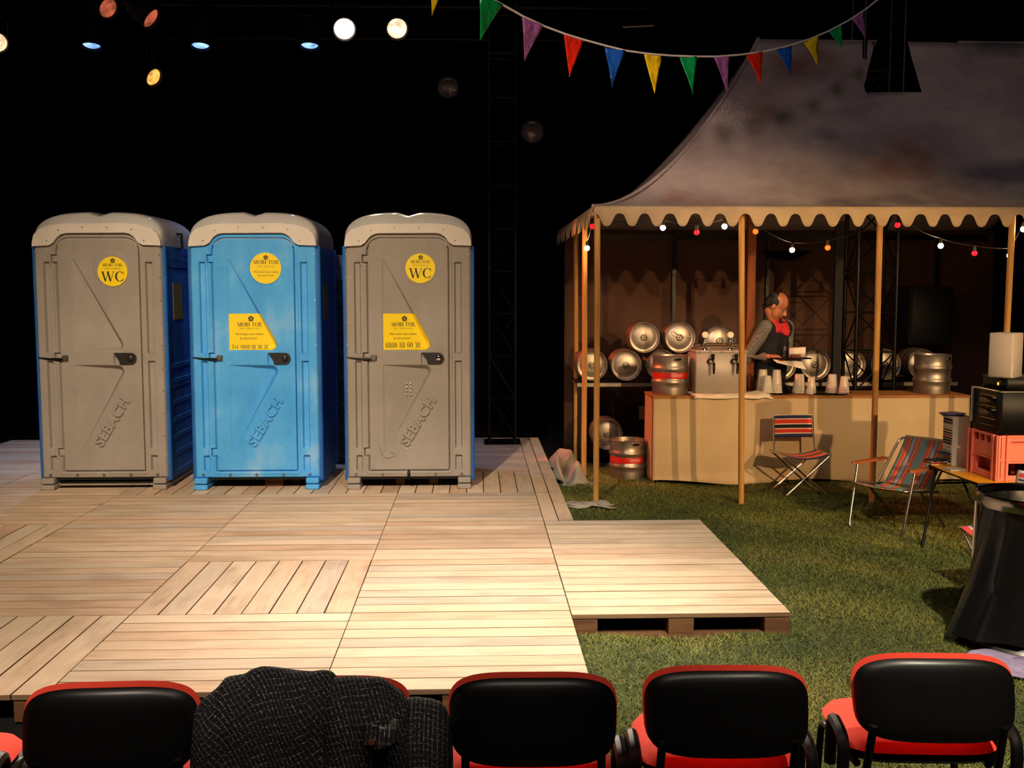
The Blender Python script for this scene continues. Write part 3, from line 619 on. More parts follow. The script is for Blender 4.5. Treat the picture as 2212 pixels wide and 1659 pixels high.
def emboss_mesh():
    me = text_mesh('SEBACH', 0.13, 0.011, 0.005, spacing=1.1); ang = R(58)
    M_ = Matrix.Translation((lu(880), -0.001, lv(965))) @ Matrix.Rotation(-ang, 4, 'Y') @ Matrix.Rotation(PI / 2, 4, 'X'); me.transform(M_); me.name = 'raised_lettering'; return me
EMB_ME = emboss_mesh()
def disc(b, x, z, r, y, n=40): b.add([(x + r * math.cos(2 * PI * k / n), y, z + r * math.sin(2 * PI * k / n)) for k in range(n)], [tuple(range(n - 1, -1, -1))])
def stickers(t, round_kind, sq_kind, du=0.0, dv=0.0, r=0.134):
    x, z = lu(910.5) + du, lv(579) + dv; y = -0.0065
    st = MB().prism([(x + r * math.cos(2 * PI * k / 40), z + r * math.sin(2 * PI * k / 40)) for k in range(40)], y, -0.003).build('round_sticker', 'yellow_sticker', t, smooth=0, label='round yellow sticker with black serif lettering')
    b = MB(); flower(b, x + 0.004, z + 0.097, 0.022, y - 0.001); b2 = MB()
    if round_kind == 'WC':
        serif(b, 'MOBI TOIL', x + 0.003, z + 0.045, 0.028, y - 0.001, sx=1.05); serif(b, 'WC', x + 0.002, z - 0.088, 0.088, y - 0.001, sx=1.12); add_text(b2, 'www.mobitoil.ch', x, z + 0.02, 0.021, y - 0.001)
    else:
        serif(b, 'MOBI TOIL', x + 0.01, z + 0.038, 0.034, y - 0.001, sx=1.12); add_text(b2, 'W C  S E R V I C E', x + 0.01, z + 0.008, 0.02, y - 0.001)
        add_text(b, 'Mich kann man mieten', x + 0.006, z - 0.042, 0.026, y - 0.001, 0.92); add_text(b, 'Je suis à louer', x + 0.006, z - 0.072, 0.026, y - 0.001)
    b.build('lettering', 'ink', st, smooth=0)['kind'] = 'stuff'; b2.build('small_lettering', 'ink_soft', st, smooth=0)['kind'] = 'stuff'
    if sq_kind:
        # this sticker follows the sloping floor of the upper recess
        x0, z0, z1 = lu(829.5), lv(754), lv(676)
        def lay(bb, off):
            y_ = -door_h(np.array([(p[0], p[2]) for p in bb.v])) + 0.002 - off; bb.v = [(p[0], float(q), p[2]) for p, q in zip(bb.v, y_)]
        b = MB()
        def xr(v): return max(x0 + 0.01, min(float(np.interp(v, [z0, z0 + 0.008, lv(748), lv(744), lv(738), lv(733), z1], [lu(919), lu(924), lu(928.6), lu(929.4), lu(929), lu(927.5), lu(897)])), lu(930)))
        b.grid(lambda u, v: (x0 + (xr(z0 + (z1 - z0) * v) - x0) * u, 0.0, z0 + (z1 - z0) * v), 90, 70); lay(b, 0.0016); st2 = b.build('square_sticker', 'yellow_sticker', t, smooth=60, label='yellow sticker with a sloping edge and black lettering')
        b = MB(); b2 = MB(); xc = lu(872); flower(b, lu(875), lv(687), 0.026, 0); serif(b, 'MOBI TOIL', xc + 0.005, lv(703.5), 0.036, 0, sx=1.0); add_text(b2, 'W C  S E R V I C E', xc, lv(710), 0.022, 0)
        add_text(b, 'Mich kann man mieten', xc, lv(722), 0.027, 0, 1.0); add_text(b, 'Je suis à louer', xc - 0.01, lv(731), 0.027, 0, 1.0)
        if sq_kind == 'tel': serif(b, 'Tel. 0800 88 00 30', xc, lv(752), 0.037, 0, sx=0.93)
        else: serif(b, '0800 88 00 30', xc - 0.002, lv(750), 0.05, 0, sx=0.9)
        lay(b, 0.0034); lay(b2, 0.0034); b.build('lettering', 'ink', st2, smooth=0)['kind'] = 'stuff'; b2.build('small_lettering', 'ink_soft', st2, smooth=0)['kind'] = 'stuff'
def toilet(label, X, Y, rz, front, side, knob, rk, sk, **kw):
    t = thing('portable_toilet', label, 'toilet', (X, Y, DZ), rz, 'portable toilets standing in a row on the deck')
    obj('front_frame', FRAME_ME, front, t); d = obj('door', DOOR_ME, front, t, (0, 0.002, 0)); obj('raised_lettering', EMB_ME, front, d)
    obj('roof', ROOF_ME, 'roof_plastic', t); obj('roof_band', BAND_ME, 'roof_band', t)
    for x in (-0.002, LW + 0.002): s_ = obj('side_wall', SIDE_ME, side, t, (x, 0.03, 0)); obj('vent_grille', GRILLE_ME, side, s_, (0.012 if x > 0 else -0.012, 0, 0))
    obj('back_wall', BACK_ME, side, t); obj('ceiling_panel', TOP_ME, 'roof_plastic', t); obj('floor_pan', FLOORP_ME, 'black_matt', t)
    for x in (lu(763), lu(1003)): obj('foot', FOOT_ME, front, t, (x, -0.015, 0))
    lp = obj('lock_plate', LOCK_ME, 'lock_black', d); obj('lock_knob', KNOB_ME, knob, lp, (0, -0.012, 0))
    obj('hinge_bolt', HBOLT_ME, 'dull_steel', d); obj('hinge_spring', SPRING_ME, 'black_steel', t)
    r_ = obj('rivets', RIVET_ME, 'aluminium', t); r_['kind'] = 'stuff'; r_ = obj('bolts', BOLT_ME, 'dull_steel', t); r_['kind'] = 'stuff'
    stickers(t, rk, sk, **kw)
    b = MB(); b.box((LW + 0.0195, 0.42, 1.72), (0.004, 0.3, 0.34)); b.build('side_sticker', 'shaded_sticker', t, smooth=0)
    return t, d
LY = 9.53
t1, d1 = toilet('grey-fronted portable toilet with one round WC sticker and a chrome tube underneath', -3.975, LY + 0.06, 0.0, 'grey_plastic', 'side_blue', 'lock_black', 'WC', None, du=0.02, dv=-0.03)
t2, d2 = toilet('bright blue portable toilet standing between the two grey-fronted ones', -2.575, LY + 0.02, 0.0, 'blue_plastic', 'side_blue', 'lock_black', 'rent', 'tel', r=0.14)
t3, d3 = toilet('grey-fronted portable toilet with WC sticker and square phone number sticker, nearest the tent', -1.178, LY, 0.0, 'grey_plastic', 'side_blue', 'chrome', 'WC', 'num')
# marks that belong to single toilets
b = MB(); b.tube([(lu(x), -0.002, lv(y)) for x, y in ((818, 964), (822, 972), (826, 985), (833, 991), (843, 989), (853, 985), (846, 977), (842, 978))], 0.0018, 5); b.build('scuff_mark', 'scuff', d3)
b = MB()
for i in range(2):
    for k in range(4): b.ball((lu(878 + 9 * i), 0.02, lv(827 + 8 * k)), 0.006, 6, 4); b.ball((lu(878 + 9 * i), -0.003, lv(945 + 8 * k)), 0.006, 6, 4)
o = b.build('door_rivets', 'aluminium', d3); o['kind'] = 'stuff'
b = MB(); b.rbox((lu(882), -0.012, lv(1027)), (0.025, 0.03, 0.09), 0.006); b.build('door_latch', 'black_plastic', t3)
b = MB(); b.tube([(LW + 0.05, 0.5, lv(500)), (LW + 0.05, 0.5, lv(532)), (LW + 0.01, 0.5, lv(532))], 0.012, 8); b.tube([(LW + 0.05, 0.5, lv(500)), (LW - 0.03, 0.5, lv(500))], 0.012, 8); b.build('vent_pipe', 'black_plastic', t1)
b = MB(); b.cyl((lu(780), 0.06, lv(1046)), (lu(990), 0.06, lv(1046)), 0.022, n=16); tube_ = b.build('chrome_tube', 'chrome', t1, label='shiny chrome tube between the feet')
for k, (px, n_) in enumerate(((586, 2), (630, 1), (862, 1), (935, 1))):
    p = atz(px, 1056, DZ); w_ = 0.17 if px == 586 else 0.085; lab = ['short wooden block under the blue toilet, nearer its middle', 'short wooden block under the blue toilet, nearer its right foot', 'short wooden block under the grey toilet beside the tent, on its left', 'short wooden block under the grey toilet beside the tent, on its right'][k]
    o = MB().rbox((0, 0, 0.035), (w_, 0.12, 0.07), 0.004).build('wooden_block', 'block_wood', loc=(p.x, 9.75 + 0.1 * (k == 1), DZ), smooth=0); tag(o, lab, 'wood block', 'wooden blocks under the toilets')

# ================================================================== BAR
BX0, BX1, BY0, BY1, BZ = 1.785, 5.0, 10.34, 10.86, 0.905
bar = thing('bar_counter', 'long bar counter wrapped in beige cloth inside the tent', 'bar', ((BX0 + BX1) / 2, (BY0 + BY1) / 2, 0))
def cl(u, v):
    x = BX0 + (BX1 - BX0) * u; h = 1 - v
    y = BY0 - 0.012 * math.sin(x * 5.1) * h - 0.008 * math.sin(x * 13 + 2 * v) * h - 0.05 * max(0, h - 0.9) * 10 * (0.5 + 0.5 * math.sin(x * 3)) - 0.04 * h
    z = 0.045 + (BZ - 0.045) * v + (0.02 * math.sin(x * 4.2) if v < 0.02 else 0)
    return Vector((x, y, z))
MB().grid(cl, 140, 30).build('front_cloth', 'bar_cloth', bar, 'world', smooth=70, solid=0.004)
MB().grid(lambda u, v: Vector((BX0 - 0.006 * (1 - v) + 0.006 * math.sin(u * 9) * (1 - v), BY1 + (BY0 - BY1 - 0.04 * (1 - v)) * u, 0.03 + (BZ - 0.03) * v)), 16, 20).build('side_cloth', 'bar_cloth', bar, 'world', smooth=70, solid=0.004)
MB().grid(lambda u, v: Vector((BX1 + 0.004, BY0 - 0.04 * (1 - v) + (BY1 - BY0) * u, 0.03 + (BZ - 0.03) * v)), 6, 6).build('side_cloth', 'bar_cloth', bar, 'world', smooth=70, solid=0.004)
MB().box(((BX0 + BX1) / 2, (BY0 + BY1) / 2, BZ - 0.008), (BX1 - BX0 + 0.02, BY1 - BY0 + 0.02, 0.024)).build('worktop', 'bar_wood', bar, 'world', smooth=0)
MB().box(((BX0 + BX1) / 2, (BY0 + BY1) / 2 + 0.05, 0.44), (BX1 - BX0 - 0.06, BY1 - BY0 - 0.12, 0.88)).build('carcass', 'block_wood', bar, 'world', smooth=0)
BT = BZ + 0.004
# ------------------------------------------------------------------ kegs
def keg_profile(h=0.40, r=0.187):
    return [(0.0, 0.035), (0.06, 0.028), (0.13, 0.03), (r - 0.022, 0.04), (r - 0.018, 0.012), (r - 0.016, 0.0), (r - 0.006, 0.0), (r - 0.004, 0.012), (r - 0.006, 0.07), (r - 0.006, 0.100), (r + 0.002, 0.114), (r + 0.007, 0.13), (r + 0.002, 0.146), (r - 0.007, 0.160), (r - 0.007, 0.20), (r - 0.007, 0.235), (r + 0.002, 0.249), (r + 0.007, 0.265), (r + 0.002, 0.281), (r - 0.007, 0.296), (r - 0.006, 0.33), (r - 0.006, h - 0.014), (r - 0.002, h - 0.004), (r - 0.007, h), (r - 0.014, h - 0.003), (r - 0.016, h - 0.014), (r - 0.02, h - 0.06), (r - 0.04, h - 0.064), (0.12, h - 0.05), (0.07, h - 0.044), (0.042, h - 0.042), (0.040, h - 0.03), (0.026, h - 0.028), (0.022, h - 0.036), (0.010, h - 0.036), (0.008, h - 0.030), (0.0, h - 0.030)]
KEG_ME = MB().lathe(keg_profile(), 48).mesh('body', 35)
b = MB(); b.lathe([(0.034, -0.004), (0.038, 0.004), (0.030, 0.008), (0.028, -0.004)], 24); b.ball((0, 0, 0.002), (0.012, 0.012, 0.009), 12, 6); VALVE_ME = b.mesh('valve')
def oval_slot():
    b = MB(); pts = [(0.045 * math.copysign(1, math.cos(a)) * min(1, abs(math.cos(a)) * 1.6), 0.016 * math.sin(a)) for a in [2 * PI * k / 24 for k in range(24)]]
    r = 0.1825; P = [(r * math.sin(u / r), -r * math.cos(u / r), 0.362 + v) for u, v in pts]; b.tube(P, 0.004, 6, closed=True); return b.mesh('handle_rim')
def slot_fill():
    b = MB(); r = 0.1822; nn = 12
    b.grid(lambda u, v: Vector((r * math.sin((u - .5) * 0.09 / r), -r * math.cos((u - .5) * 0.09 / r), 0.362 + (v - .5) * 0.026)), nn, 2); return b.mesh('handle_slot')
SLOT_ME, SLOTF_ME = oval_slot(), slot_fill()
BAND_KEG = MB().lathe([(0.1812, 0.166), (0.1818, 0.17), (0.1818, 0.224), (0.1812, 0.228)], 48).mesh('red_band', 30)
def print_mesh():
    b = MB(); r = 0.1835; x = -0.02
    for w_ in (0.014, 0.012, 0.018, 0.012, 0.014, 0.010, 0.016, 0.012, 0.014):
        for zz, hh in ((0.186, 0.005), (0.197, 0.004), (0.206, 0.005)): b.grid(lambda u, v, x=x, w_=w_, zz=zz, hh=hh: Vector((r * math.sin((x + w_ * .7 * u) / r), -r * math.cos((x + w_ * .7 * u) / r), zz + hh * v)), 1, 1)
        x += w_
    return b.mesh('band_print', 0)
PRINT_ME = print_mesh()
def keg(label, loc, lying=False, band=False, spin=0.0, turn=0.0, handles=True):
    t = thing('beer_keg', label, 'keg', loc, 0, 'steel beer kegs around the bar'); body = obj('body', KEG_ME, 'steel', t)
    obj('valve', VALVE_ME, 'dull_steel', t, (0, 0, 0.372))
    for k in range(2 if handles else 0):
        s_ = obj('handle_slot', SLOTF_ME, 'black_steel', t, rot=(0, 0, PI * k + 0.25)); obj('handle_rim', SLOT_ME, 'steel', s_)
    if band: rb = obj('red_band', BAND_KEG, 'keg_red', t); p_ = obj('band_print', PRINT_ME, 'keg_print', rb); p_['kind'] = 'stuff'
    if lying: t.rotation_euler = (Matrix.Rotation(turn, 3, 'Z') @ Matrix.Rotation(PI / 2, 3, 'X') @ Matrix.Rotation(spin, 3, 'Z')).to_euler(); t.scale = (KS, KS, KS)
    else: t.rotation_euler = (0, 0, spin)
    return t
keg('steel keg with a red band standing on the left end of the bar counter', (1.995, 10.60, BT), band=True)
keg('steel keg with a red band standing on the grass left of the bar', (1.578, 10.70, 0.028), band=True, spin=0.12)
keg('plain steel keg without a band standing on the right end of the bar counter', (4.735, 10.62, BT), spin=0.5)
RZ = 0.945; RY = 11.45; KS = 0.93; kr = 0.1965 * KS
kc = RZ + kr + 0.011; KY = RY + 0.40
def kx(px): return aty(px, 787, RY).x
k1, k2, k3 = kx(1280), kx(1354), kx(1431)
keg('keg lying at the left end of the bottom row, partly behind a tent pole', (k1, KY, kc), True, spin=0.4)
keg('keg lying second in the bottom row on the steel rack', (k2, KY, kc), True, spin=1.1)
keg('keg lying in the bottom row, mostly hidden behind the red-banded keg', (k3, KY, kc), True, spin=2.0)
def rest(a, c): return ((a + c) / 2, KY, kc + math.sqrt((2 * kr) ** 2 - ((c - a) / 2) ** 2) + 0.002)
keg('left top keg of the stack, with a plain smooth end', rest(k2, k3), True, spin=0.2)
k4 = k3 + 0.40; keg('keg lying in the bottom row hidden behind the tap box, left one', (k4, KY, kc), True, spin=0.2)
kt2 = keg('right top keg of the stack, with a wire clip on its end', rest(k3, k4), True, spin=0.9)
b = MB(); b.tube([(-0.02, 0.02, 0.366), (-0.03, 0.10, 0.36), (-0.012, 0.125, 0.36), (0.008, 0.10, 0.362), (0.01, 0.03, 0.37)], 0.005, 6); b.tube([(0.02, -0.03, 0.37), (0.07, -0.07, 0.362), (0.085, -0.09, 0.36)], 0.009, 6); b.build('wire_clip', 'dull_steel', kt2)
k5 = k4 + 0.50; keg('keg lying in the bottom row hidden behind the tap box, right one', (k5, KY, kc), True, spin=1.3)
keg('keg whose rounded end shows above the tap box', rest(k4, k5), True, spin=0.5)
k6 = kx(1690); k7 = kx(1764); k8 = kx(1840); k9 = kx(1905) + 0.06; k10 = k9 + 0.42
keg('dim keg lying behind the barman, below his hand', (k6, KY, kc), True, spin=0.3); keg('dim keg lying on the rack right of the barman', (k7, KY, kc), True, spin=0.8)
keg('dark keg lying on the rack behind the black post, left of the truss tower', (k8, KY, kc), True, spin=0.9)
keg('dark keg lying on the rack behind the truss tower', (k9, KY, kc), True, spin=0.1); keg('dark keg lying on the rack behind the standing keg on the right', (k10, KY, kc), True, spin=0.6)
rack = thing('keg_rack', 'dark steel rack table carrying the lying kegs behind the bar', 'rack', (2.1, RY + 0.3, 0))
def rack_build(t, x0, x1, low):
    for y in (RY + 0.02, RY + 0.6): MB().box(((x0 + x1) / 2, y, RZ - 0.02), (x1 - x0, 0.05, 0.04)).build('rail', 'dull_steel', t, 'world', smooth=0)
    MB().box(((x0 + x1) / 2, RY + 0.31, RZ + 0.004), (x1 - x0, 0.62, 0.012)).build('top_board', 'black_steel', t, 'world', smooth=0)
    for x in (x0 + 0.03, x1 - 0.03):
        for y in (RY + 0.03, RY + 0.58): MB().box((x, y, RZ / 2 - 0.02), (0.04, 0.04, RZ - 0.04)).build('leg', 'black_steel', t, 'world', smooth=0)
    if low: MB().box(((x0 + x1) / 2, RY + 0.31, 0.17), (x1 - x0 - 0.1, 0.6, 0.02)).build('lower_shelf', 'black_steel', t, 'world', smooth=0)
rack_build(rack, 1.12, 3.0, True)
rack2 = thing('keg_rack', 'dark steel rack table behind the barman and the truss tower', 'rack', (4.2, RY + 0.3, 0)); rack_build(rack2, 3.12, 5.4, False)
keg('dim keg lying on the low shelf under the rack, behind the corner tent pole', (aty(1312, 925, RY + 0.05).x, KY, 0.182 + kr), True, spin=0.5)
# ------------------------------------------------------------------ tap box, towel, trays, cups
tx0, tx1 = aty(1503, 800, 10.42).x, aty(1613, 800, 10.42).x; tw = tx1 - tx0; th = 0.43
tap = thing('beer_tap_box', 'stainless steel beer dispenser box with two taps on the bar', 'beer dispenser', ((tx0 + tx1) / 2, 10.6, BT + 0.022))
MB().rbox((0, 0, th / 2), (tw, 0.36, th), 0.008).build('housing', 'tap_steel', tap); MB().rbox((0, 0, th - 0.012), (tw + 0.012, 0.372, 0.028), 0.006).build('lid', 'tap_steel', tap)
for x in (-tw * 0.235, tw * 0.225):
    b = MB(); b.lathe([(0.0, 0.016), (0.030, 0.016), (0.036, 0.0)], 20, Matrix.Translation((x, -0.18, 0.32)) @ Matrix.Rotation(PI / 2, 4, 'X')); b.tube([(x, -0.18, 0.32), (x + 0.02, -0.235, 0.32), (x + 0.026, -0.262, 0.305), (x + 0.026, -0.265, 0.25)], [0.019, 0.019, 0.017, 0.013], 10); fa = b.build('tap', 'chrome', tap)
    MB().tube([(x + 0.022, -0.23, 0.32), (x + 0.022, -0.235, 0.35), (x + 0.022, -0.23, 0.40)], [0.010, 0.016, 0.020], 10).build('tap_handle', 'black_plastic', fa)
    MB().cyl((x + 0.026, -0.266, 0.255), (x + 0.026, -0.267, 0.20), 0.014, 0.008, 10).build('spout', 'black_plastic', fa)
for x in (-tw * 0.28, tw * 0.22):
    b = MB(); b.lathe([(0.026, 0), (0.024, 0.012), (0.013, 0.02), (0.012, 0.06), (0.018, 0.07), (0.012, 0.08), (0.011, 0.12), (0.0, 0.125)], 16, Matrix.Translation((x, -0.06, th))); col = b.build('column', 'chrome', tap)
    b = MB(); b.lathe([(0.0, 0.012), (0.030, 0.012), (0.034, 0.004), (0.034, -0.012), (0.0, -0.012)], 24, Matrix.Translation((x, -0.075, th + 0.155)) @ Matrix.Rotation(PI / 2, 4, 'X')); b.build('badge', 'cream', col)
b = MB()
for k, (y, z) in enumerate(((-0.1, 0.03), (0.0, 0.05), (0.08, 0.025))): b.tube([(-tw * 0.45, y, th + z), (-tw * 0.1, y + 0.02, th + z + 0.01), (tw * 0.42, y, th + z)], 0.011, 8)
b.tube([(tw * 0.42, -0.1, th + 0.03), (tw * 0.46, -0.05, th + 0.06), (tw * 0.42, 0.0, th + 0.05)], 0.011, 8); o = b.build('pipework', 'chrome', tap); o['kind'] = 'stuff'
MB().rbox((0, 0, 0), (0.006, 0.3, 0.3), 0.002).build('corner_guard', 'chrome', tap, (tw / 2 + 0.004, 0, 0.2))
for k in range(5): MB().ball((-tw / 2 + 0.03 + k * (tw - 0.06) / 4, -0.19, th - 0.012), 0.007, 8, 5).build('screw', 'chrome', tap)
def tw_fn(u, v):
    x = 2.18 + 0.80 * u; y = 10.30 + 0.32 * v; hang = max(0, (10.345 - y)) ; return Vector((x + 0.01 * math.sin(v * 20), y + 0.02 * math.sin(u * 14) * (1 - v), BT + 0.012 + 0.006 * math.sin(u * 23) * math.sin(v * 9) - hang * 0.7 + (0.05 * max(0, u - 0.78) * math.sin(u * 30))))
tag(MB().grid(tw_fn, 40, 16).build('white_towel', 'towel', smooth=80, solid=0.016), 'folded white towel lying under the beer dispenser', 'towel')
def tray(label, x, y, r):
    b = MB(); b.lathe([(0.0, 0.004), (r - 0.02, 0.004), (r, 0.016), (r + 0.004, 0.014), (r - 0.016, 0.0), (0.0, 0.0)], 40); return tag(b.build('serving_tray', 'black_plastic', loc=(x, y, BT)), label, 'tray')
tray('round black tray under the left group of plastic cups', 3.10, 10.62, 0.185); tray('round black tray under the right group of plastic cups', 3.62, 10.62, 0.25)
def cup(label, px, ytop, ybot, w_, Y):
    p = aty(px, ybot, Y); z0 = BT + 0.006; h = (ybot - ytop) * Y / F; r0 = w_ * Y / F / 2; r1 = r0 * 0.62
    pr = [(r1 * 0.9, h - 0.006), (r1, h)]; n = max(1, int((h - 0.09) / 0.014))
    pr = [(0.0, h), (r1, h), (r1 + 0.002, h - 0.004)]; zz = h - 0.085 * h / 0.2
    pr += [(r0 + (r1 - r0) * (0.34), h * 0.42)]
    for k in range(4): a = h * (0.38 - 0.09 * k); q = r0 + (r1 - r0) * (a / h); pr += [(q + 0.002, a + 0.006), (q + 0.004, a), (q + 0.0, a - 0.008)]
    pr += [(r0 + 0.003, 0.006), (r0 + 0.004, 0.0), (r0 - 0.002, 0.0)]
    b = MB(); b.lathe(pr, 24); return tag(b.build('plastic_cup_stack', 'cup', loc=(p.x, Y, z0)), label, 'cups', 'stacks of upturned plastic cups on the bar')
for a in (('upturned cup stack beside the mast, the rear one of the two there', 1647, 797, 847, 27, 10.66), ('short upturned cup stack beside the mast, in front of a taller one', 1657, 810, 849, 24, 10.54), ('tall upturned cup stack at the right of the left tray', 1677, 798, 848, 25, 10.62),
          ('wide upturned cup stack at the left of the right tray', 1726, 807, 848, 29, 10.60), ('shortest upturned cup stack, second on the right tray', 1752, 813, 848, 22, 10.50), ('upturned cup stack third on the right tray', 1797, 808, 848, 27, 10.62), ('narrow upturned cup stack at the right end of the right tray', 1823, 810, 848, 23, 10.50)): cup(*a)

# ------------------------------------------------------------------ truss towers, post, speaker, crates
def truss(label, x0, x1, y0, y1, z0, z1, step, m_='black_steel', rc_=0.022, rb=0.009):
    t = thing('truss_tower', label, 'truss', ((x0 + x1) / 2, (y0 + y1) / 2, z0)); C4 = [(x0, y0), (x1, y0), (x1, y1), (x0, y1)]
    for x, y in C4: MB().cyl((x, y, z0), (x, y, z1), rc_, n=10).build('chord', m_, t, 'world')
    MB().box(((x0 + x1) / 2, (y0 + y1) / 2, z0 + 0.006), (x1 - x0 + 0.12, y1 - y0 + 0.12, 0.012)).build('base_plate', m_, t, 'world', smooth=0)
    n = int((z1 - z0) / step)
    for k in range(n):
        za, zb = z0 + k * step + 0.05, z0 + (k + 1) * step + 0.05
        if zb > z1: break
        for i in range(4):
            a, c = C4[i], C4[(i + 1) % 4]
            if (k + i) % 2: a, c = c, a
            MB().cyl((a[0], a[1], za), (c[0], c[1], zb), rb, n=6).build('brace', m_, t, 'world')
            if i in (0, 2): MB().cyl((C4[i][0], C4[i][1], zb), (C4[(i + 1) % 4][0], C4[(i + 1) % 4][1], zb), rb, n=6).build('rung', m_, t, 'world')
    return t
truss('dark lattice truss tower rising behind the bar through the tent roof', 4.06, 4.48, 10.98, 11.36, 0.0, 5.6, 0.42)
p0 = atz(1060, 956, DZ); truss('dark lattice truss tower at the back right of the deck', 0.16, 0.47, 12.3, 12.6, DZ, 5.9, 0.5, rc_=0.018)
tag(MB().box((0, 0, 1.35), (0.085, 0.06, 2.7)).build('black_post', 'black_matt', loc=(3.89, 11.1, 0), smooth=0), 'flat black post standing left of the truss tower in the tent', 'post')
sx0, sx1 = aty(1968, 618, 12.0).x, aty(2063, 618, 12.0).x
sp = thing('loudspeaker', 'tall black loudspeaker on a pole stand at the back of the tent', 'loudspeaker', ((sx0 + sx1) / 2, 12.2, 0))
MB().rbox((0, 0, 1.675), (sx1 - sx0, 0.4, 0.685), 0.02).build('cabinet', 'black_matt', sp); MB().rbox((0, -0.205, 1.66), (sx1 - sx0 - 0.04, 0.012, 0.62), 0.004).build('front_grille', 'speaker_black', sp)
MB().cyl((0, 0, 0.35), (0, 0, 1.34), 0.018).build('pole', 'black_steel', sp)
for k in range(3): a = 2 * PI * k / 3 + 0.3; MB().cyl((0, 0, 0.5), (0.4 * math.cos(a), 0.4 * math.sin(a), 0.01), 0.012).build('leg', 'black_steel', sp)
# stack of dark bottle crates between the blue and the grey toilet
cx_ = aty(742, 800, 11.0).x
cb = MB(); cb.rbox((0, 0, 0.135), (0.42, 0.32, 0.272), 0.012); CR_ME = cb.mesh('body', 30); CH_ME = MB().rbox((0, 0, 0), (0.1, 0.012, 0.07), 0.004).mesh('hand_hole', 0)
CT = text_mesh('Voisin', 0.085, align='LEFT'); CT.transform(Matrix.Rotation(PI / 2, 4, 'X'))
words = ['bottom', 'second', 'third', 'fourth', 'fifth', 'sixth', 'seventh', 'top']
for k in range(8):
    t = thing('bottle_crate', 'dark bottle crate, %s of the stack behind the toilets' % (words[k] if k in (0, 7) else words[k] + ' from the deck'), 'crate', (cx_ + 0.08, 11.1, DZ + 0.274 * k), 0, 'dark bottle crates stacked behind the toilets')
    obj('body', CR_ME, 'case_blue' if k == 7 else 'dark_case', t); obj('hand_hole', CH_ME, 'black_matt', t, (0.0, -0.156, 0.215)); o = obj('crate_lettering', CT, 'case_print', t, (-0.165, -0.1615, 0.07)); o['kind'] = 'stuff'  # top crate coloured blue to paint in the blue light on it

# ================================================================== CAMPING FURNITURE
def uvfix(b, su, sv): b.uv = {k: (u * su, v * sv) for k, (u, v) in b.uv.items()}; return b
def camp_chair(label, loc, rz, fabric):
    t = thing('folding_camp_chair', label, 'chair', loc, rz); r = 0.010
    for s in (-1, 1):
        MB().tube([(-s * 0.235, -0.17, 0.43), (s * 0.20, -0.18, 0.03), (s * 0.205, -0.165, 0.011), (s * 0.205, 0.165, 0.011), (s * 0.20, 0.18, 0.03), (-s * 0.235, 0.17, 0.43)], r, 8).build('leg_frame', 'aluminium', t)
        MB().tube([(-s * 0.235, -0.19, 0.432), (-s * 0.235, 0.18, 0.432)], 0.012, 8).build('seat_rail', 'aluminium', t)
        MB().tube([(s * 0.212, 0.165, 0.42), (s * 0.205, 0.19, 0.60), (s * 0.20, 0.215, 0.795)], r, 8).build('back_post', 'aluminium', t)
    b = MB(); b.grid(lambda u, v: Vector((-0.235 + 0.47 * u, -0.18 + 0.35 * v, 0.438 - 0.045 * math.sin(PI * u))), 16, 8); b.build('seat_cloth', fabric, t, smooth=80, solid=0.006)
    b = MB(); b.grid(lambda u, v: Vector((-0.205 + 0.41 * u, 0.188 + 0.03 * v + 0.018 * math.sin(PI * u), 0.565 + 0.235 * v)), 16, 10); b.build('back_cloth', fabric, t, smooth=80, solid=0.006)
    return t
camp_chair('small folding camp chair with red and navy stripes in front of the bar', (3.125, 9.84, 0.0), R(4), 'stripe_camp').scale = (0.97, 0.97, 0.94)
camp_chair('pink striped folding seat mostly hidden behind the rubbish bag stand', (3.36, 6.36, 0.0), R(-80), 'stripe_pink')
ac = thing('folding_armchair', 'reclining folding armchair with teal and red striped cloth and wooden armrests', 'chair', (3.475, 8.33, 0.0), R(124.4)); ac.scale = (1, 1, 0.96)
def bend(pts, r=0.05):                                    # round the corners of a polyline
    P = [Vector(p) for p in pts]; out = [P[0]]
    for a, b_, c in zip(P, P[1:], P[2:]):
        d0 = (a - b_); d1 = (c - b_); k = min(r, d0.length * .45, d1.length * .45); s0 = b_ + d0.normalized() * k; s1 = b_ + d1.normalized() * k
        for i in range(6): t_ = i / 5; out.append((1 - t_) ** 2 * s0 + 2 * t_ * (1 - t_) * b_ + t_ ** 2 * s1)
    return out + [P[-1]]
MB().tube(bend([(-0.262, 0.20, 0.565), (-0.245, 0.325, 0.012), (0.245, 0.325, 0.012), (0.262, 0.20, 0.565)], 0.07), 0.0115, 10).build('front_leg_frame', 'aluminium', ac)
MB().tube(bend([(-0.25, 0.10, 0.385), (-0.235, -0.33, 0.012), (0.235, -0.33, 0.012), (0.25, 0.10, 0.385)], 0.07), 0.010, 10).build('rear_leg_frame', 'dull_steel', ac)
MB().tube(bend([(-0.25, -0.03, 0.33), (-0.25, -0.385, 0.755), (0.25, -0.385, 0.755), (0.25, -0.03, 0.33)], 0.09), 0.0115, 10).build('back_frame', 'aluminium', ac)
MB().tube(bend([(-0.25, -0.16, 0.35), (-0.25, 0.29, 0.405), (0.25, 0.29, 0.405), (0.25, -0.16, 0.35)], 0.04), 0.011, 10).build('seat_frame', 'aluminium', ac)
for s in (-1, 1):
    MB().prism([(s * 0.262 + x, y) for x, y in ((-0.022, -0.19), (0.022, -0.19), (0.024, 0.0), (0.022, 0.25), (0.0, 0.27), (-0.022, 0.25), (-0.024, 0.0))], 0.562, 0.582, lambda u, v, d: (u, v, d)).build('armrest', 'arm_wood', ac)
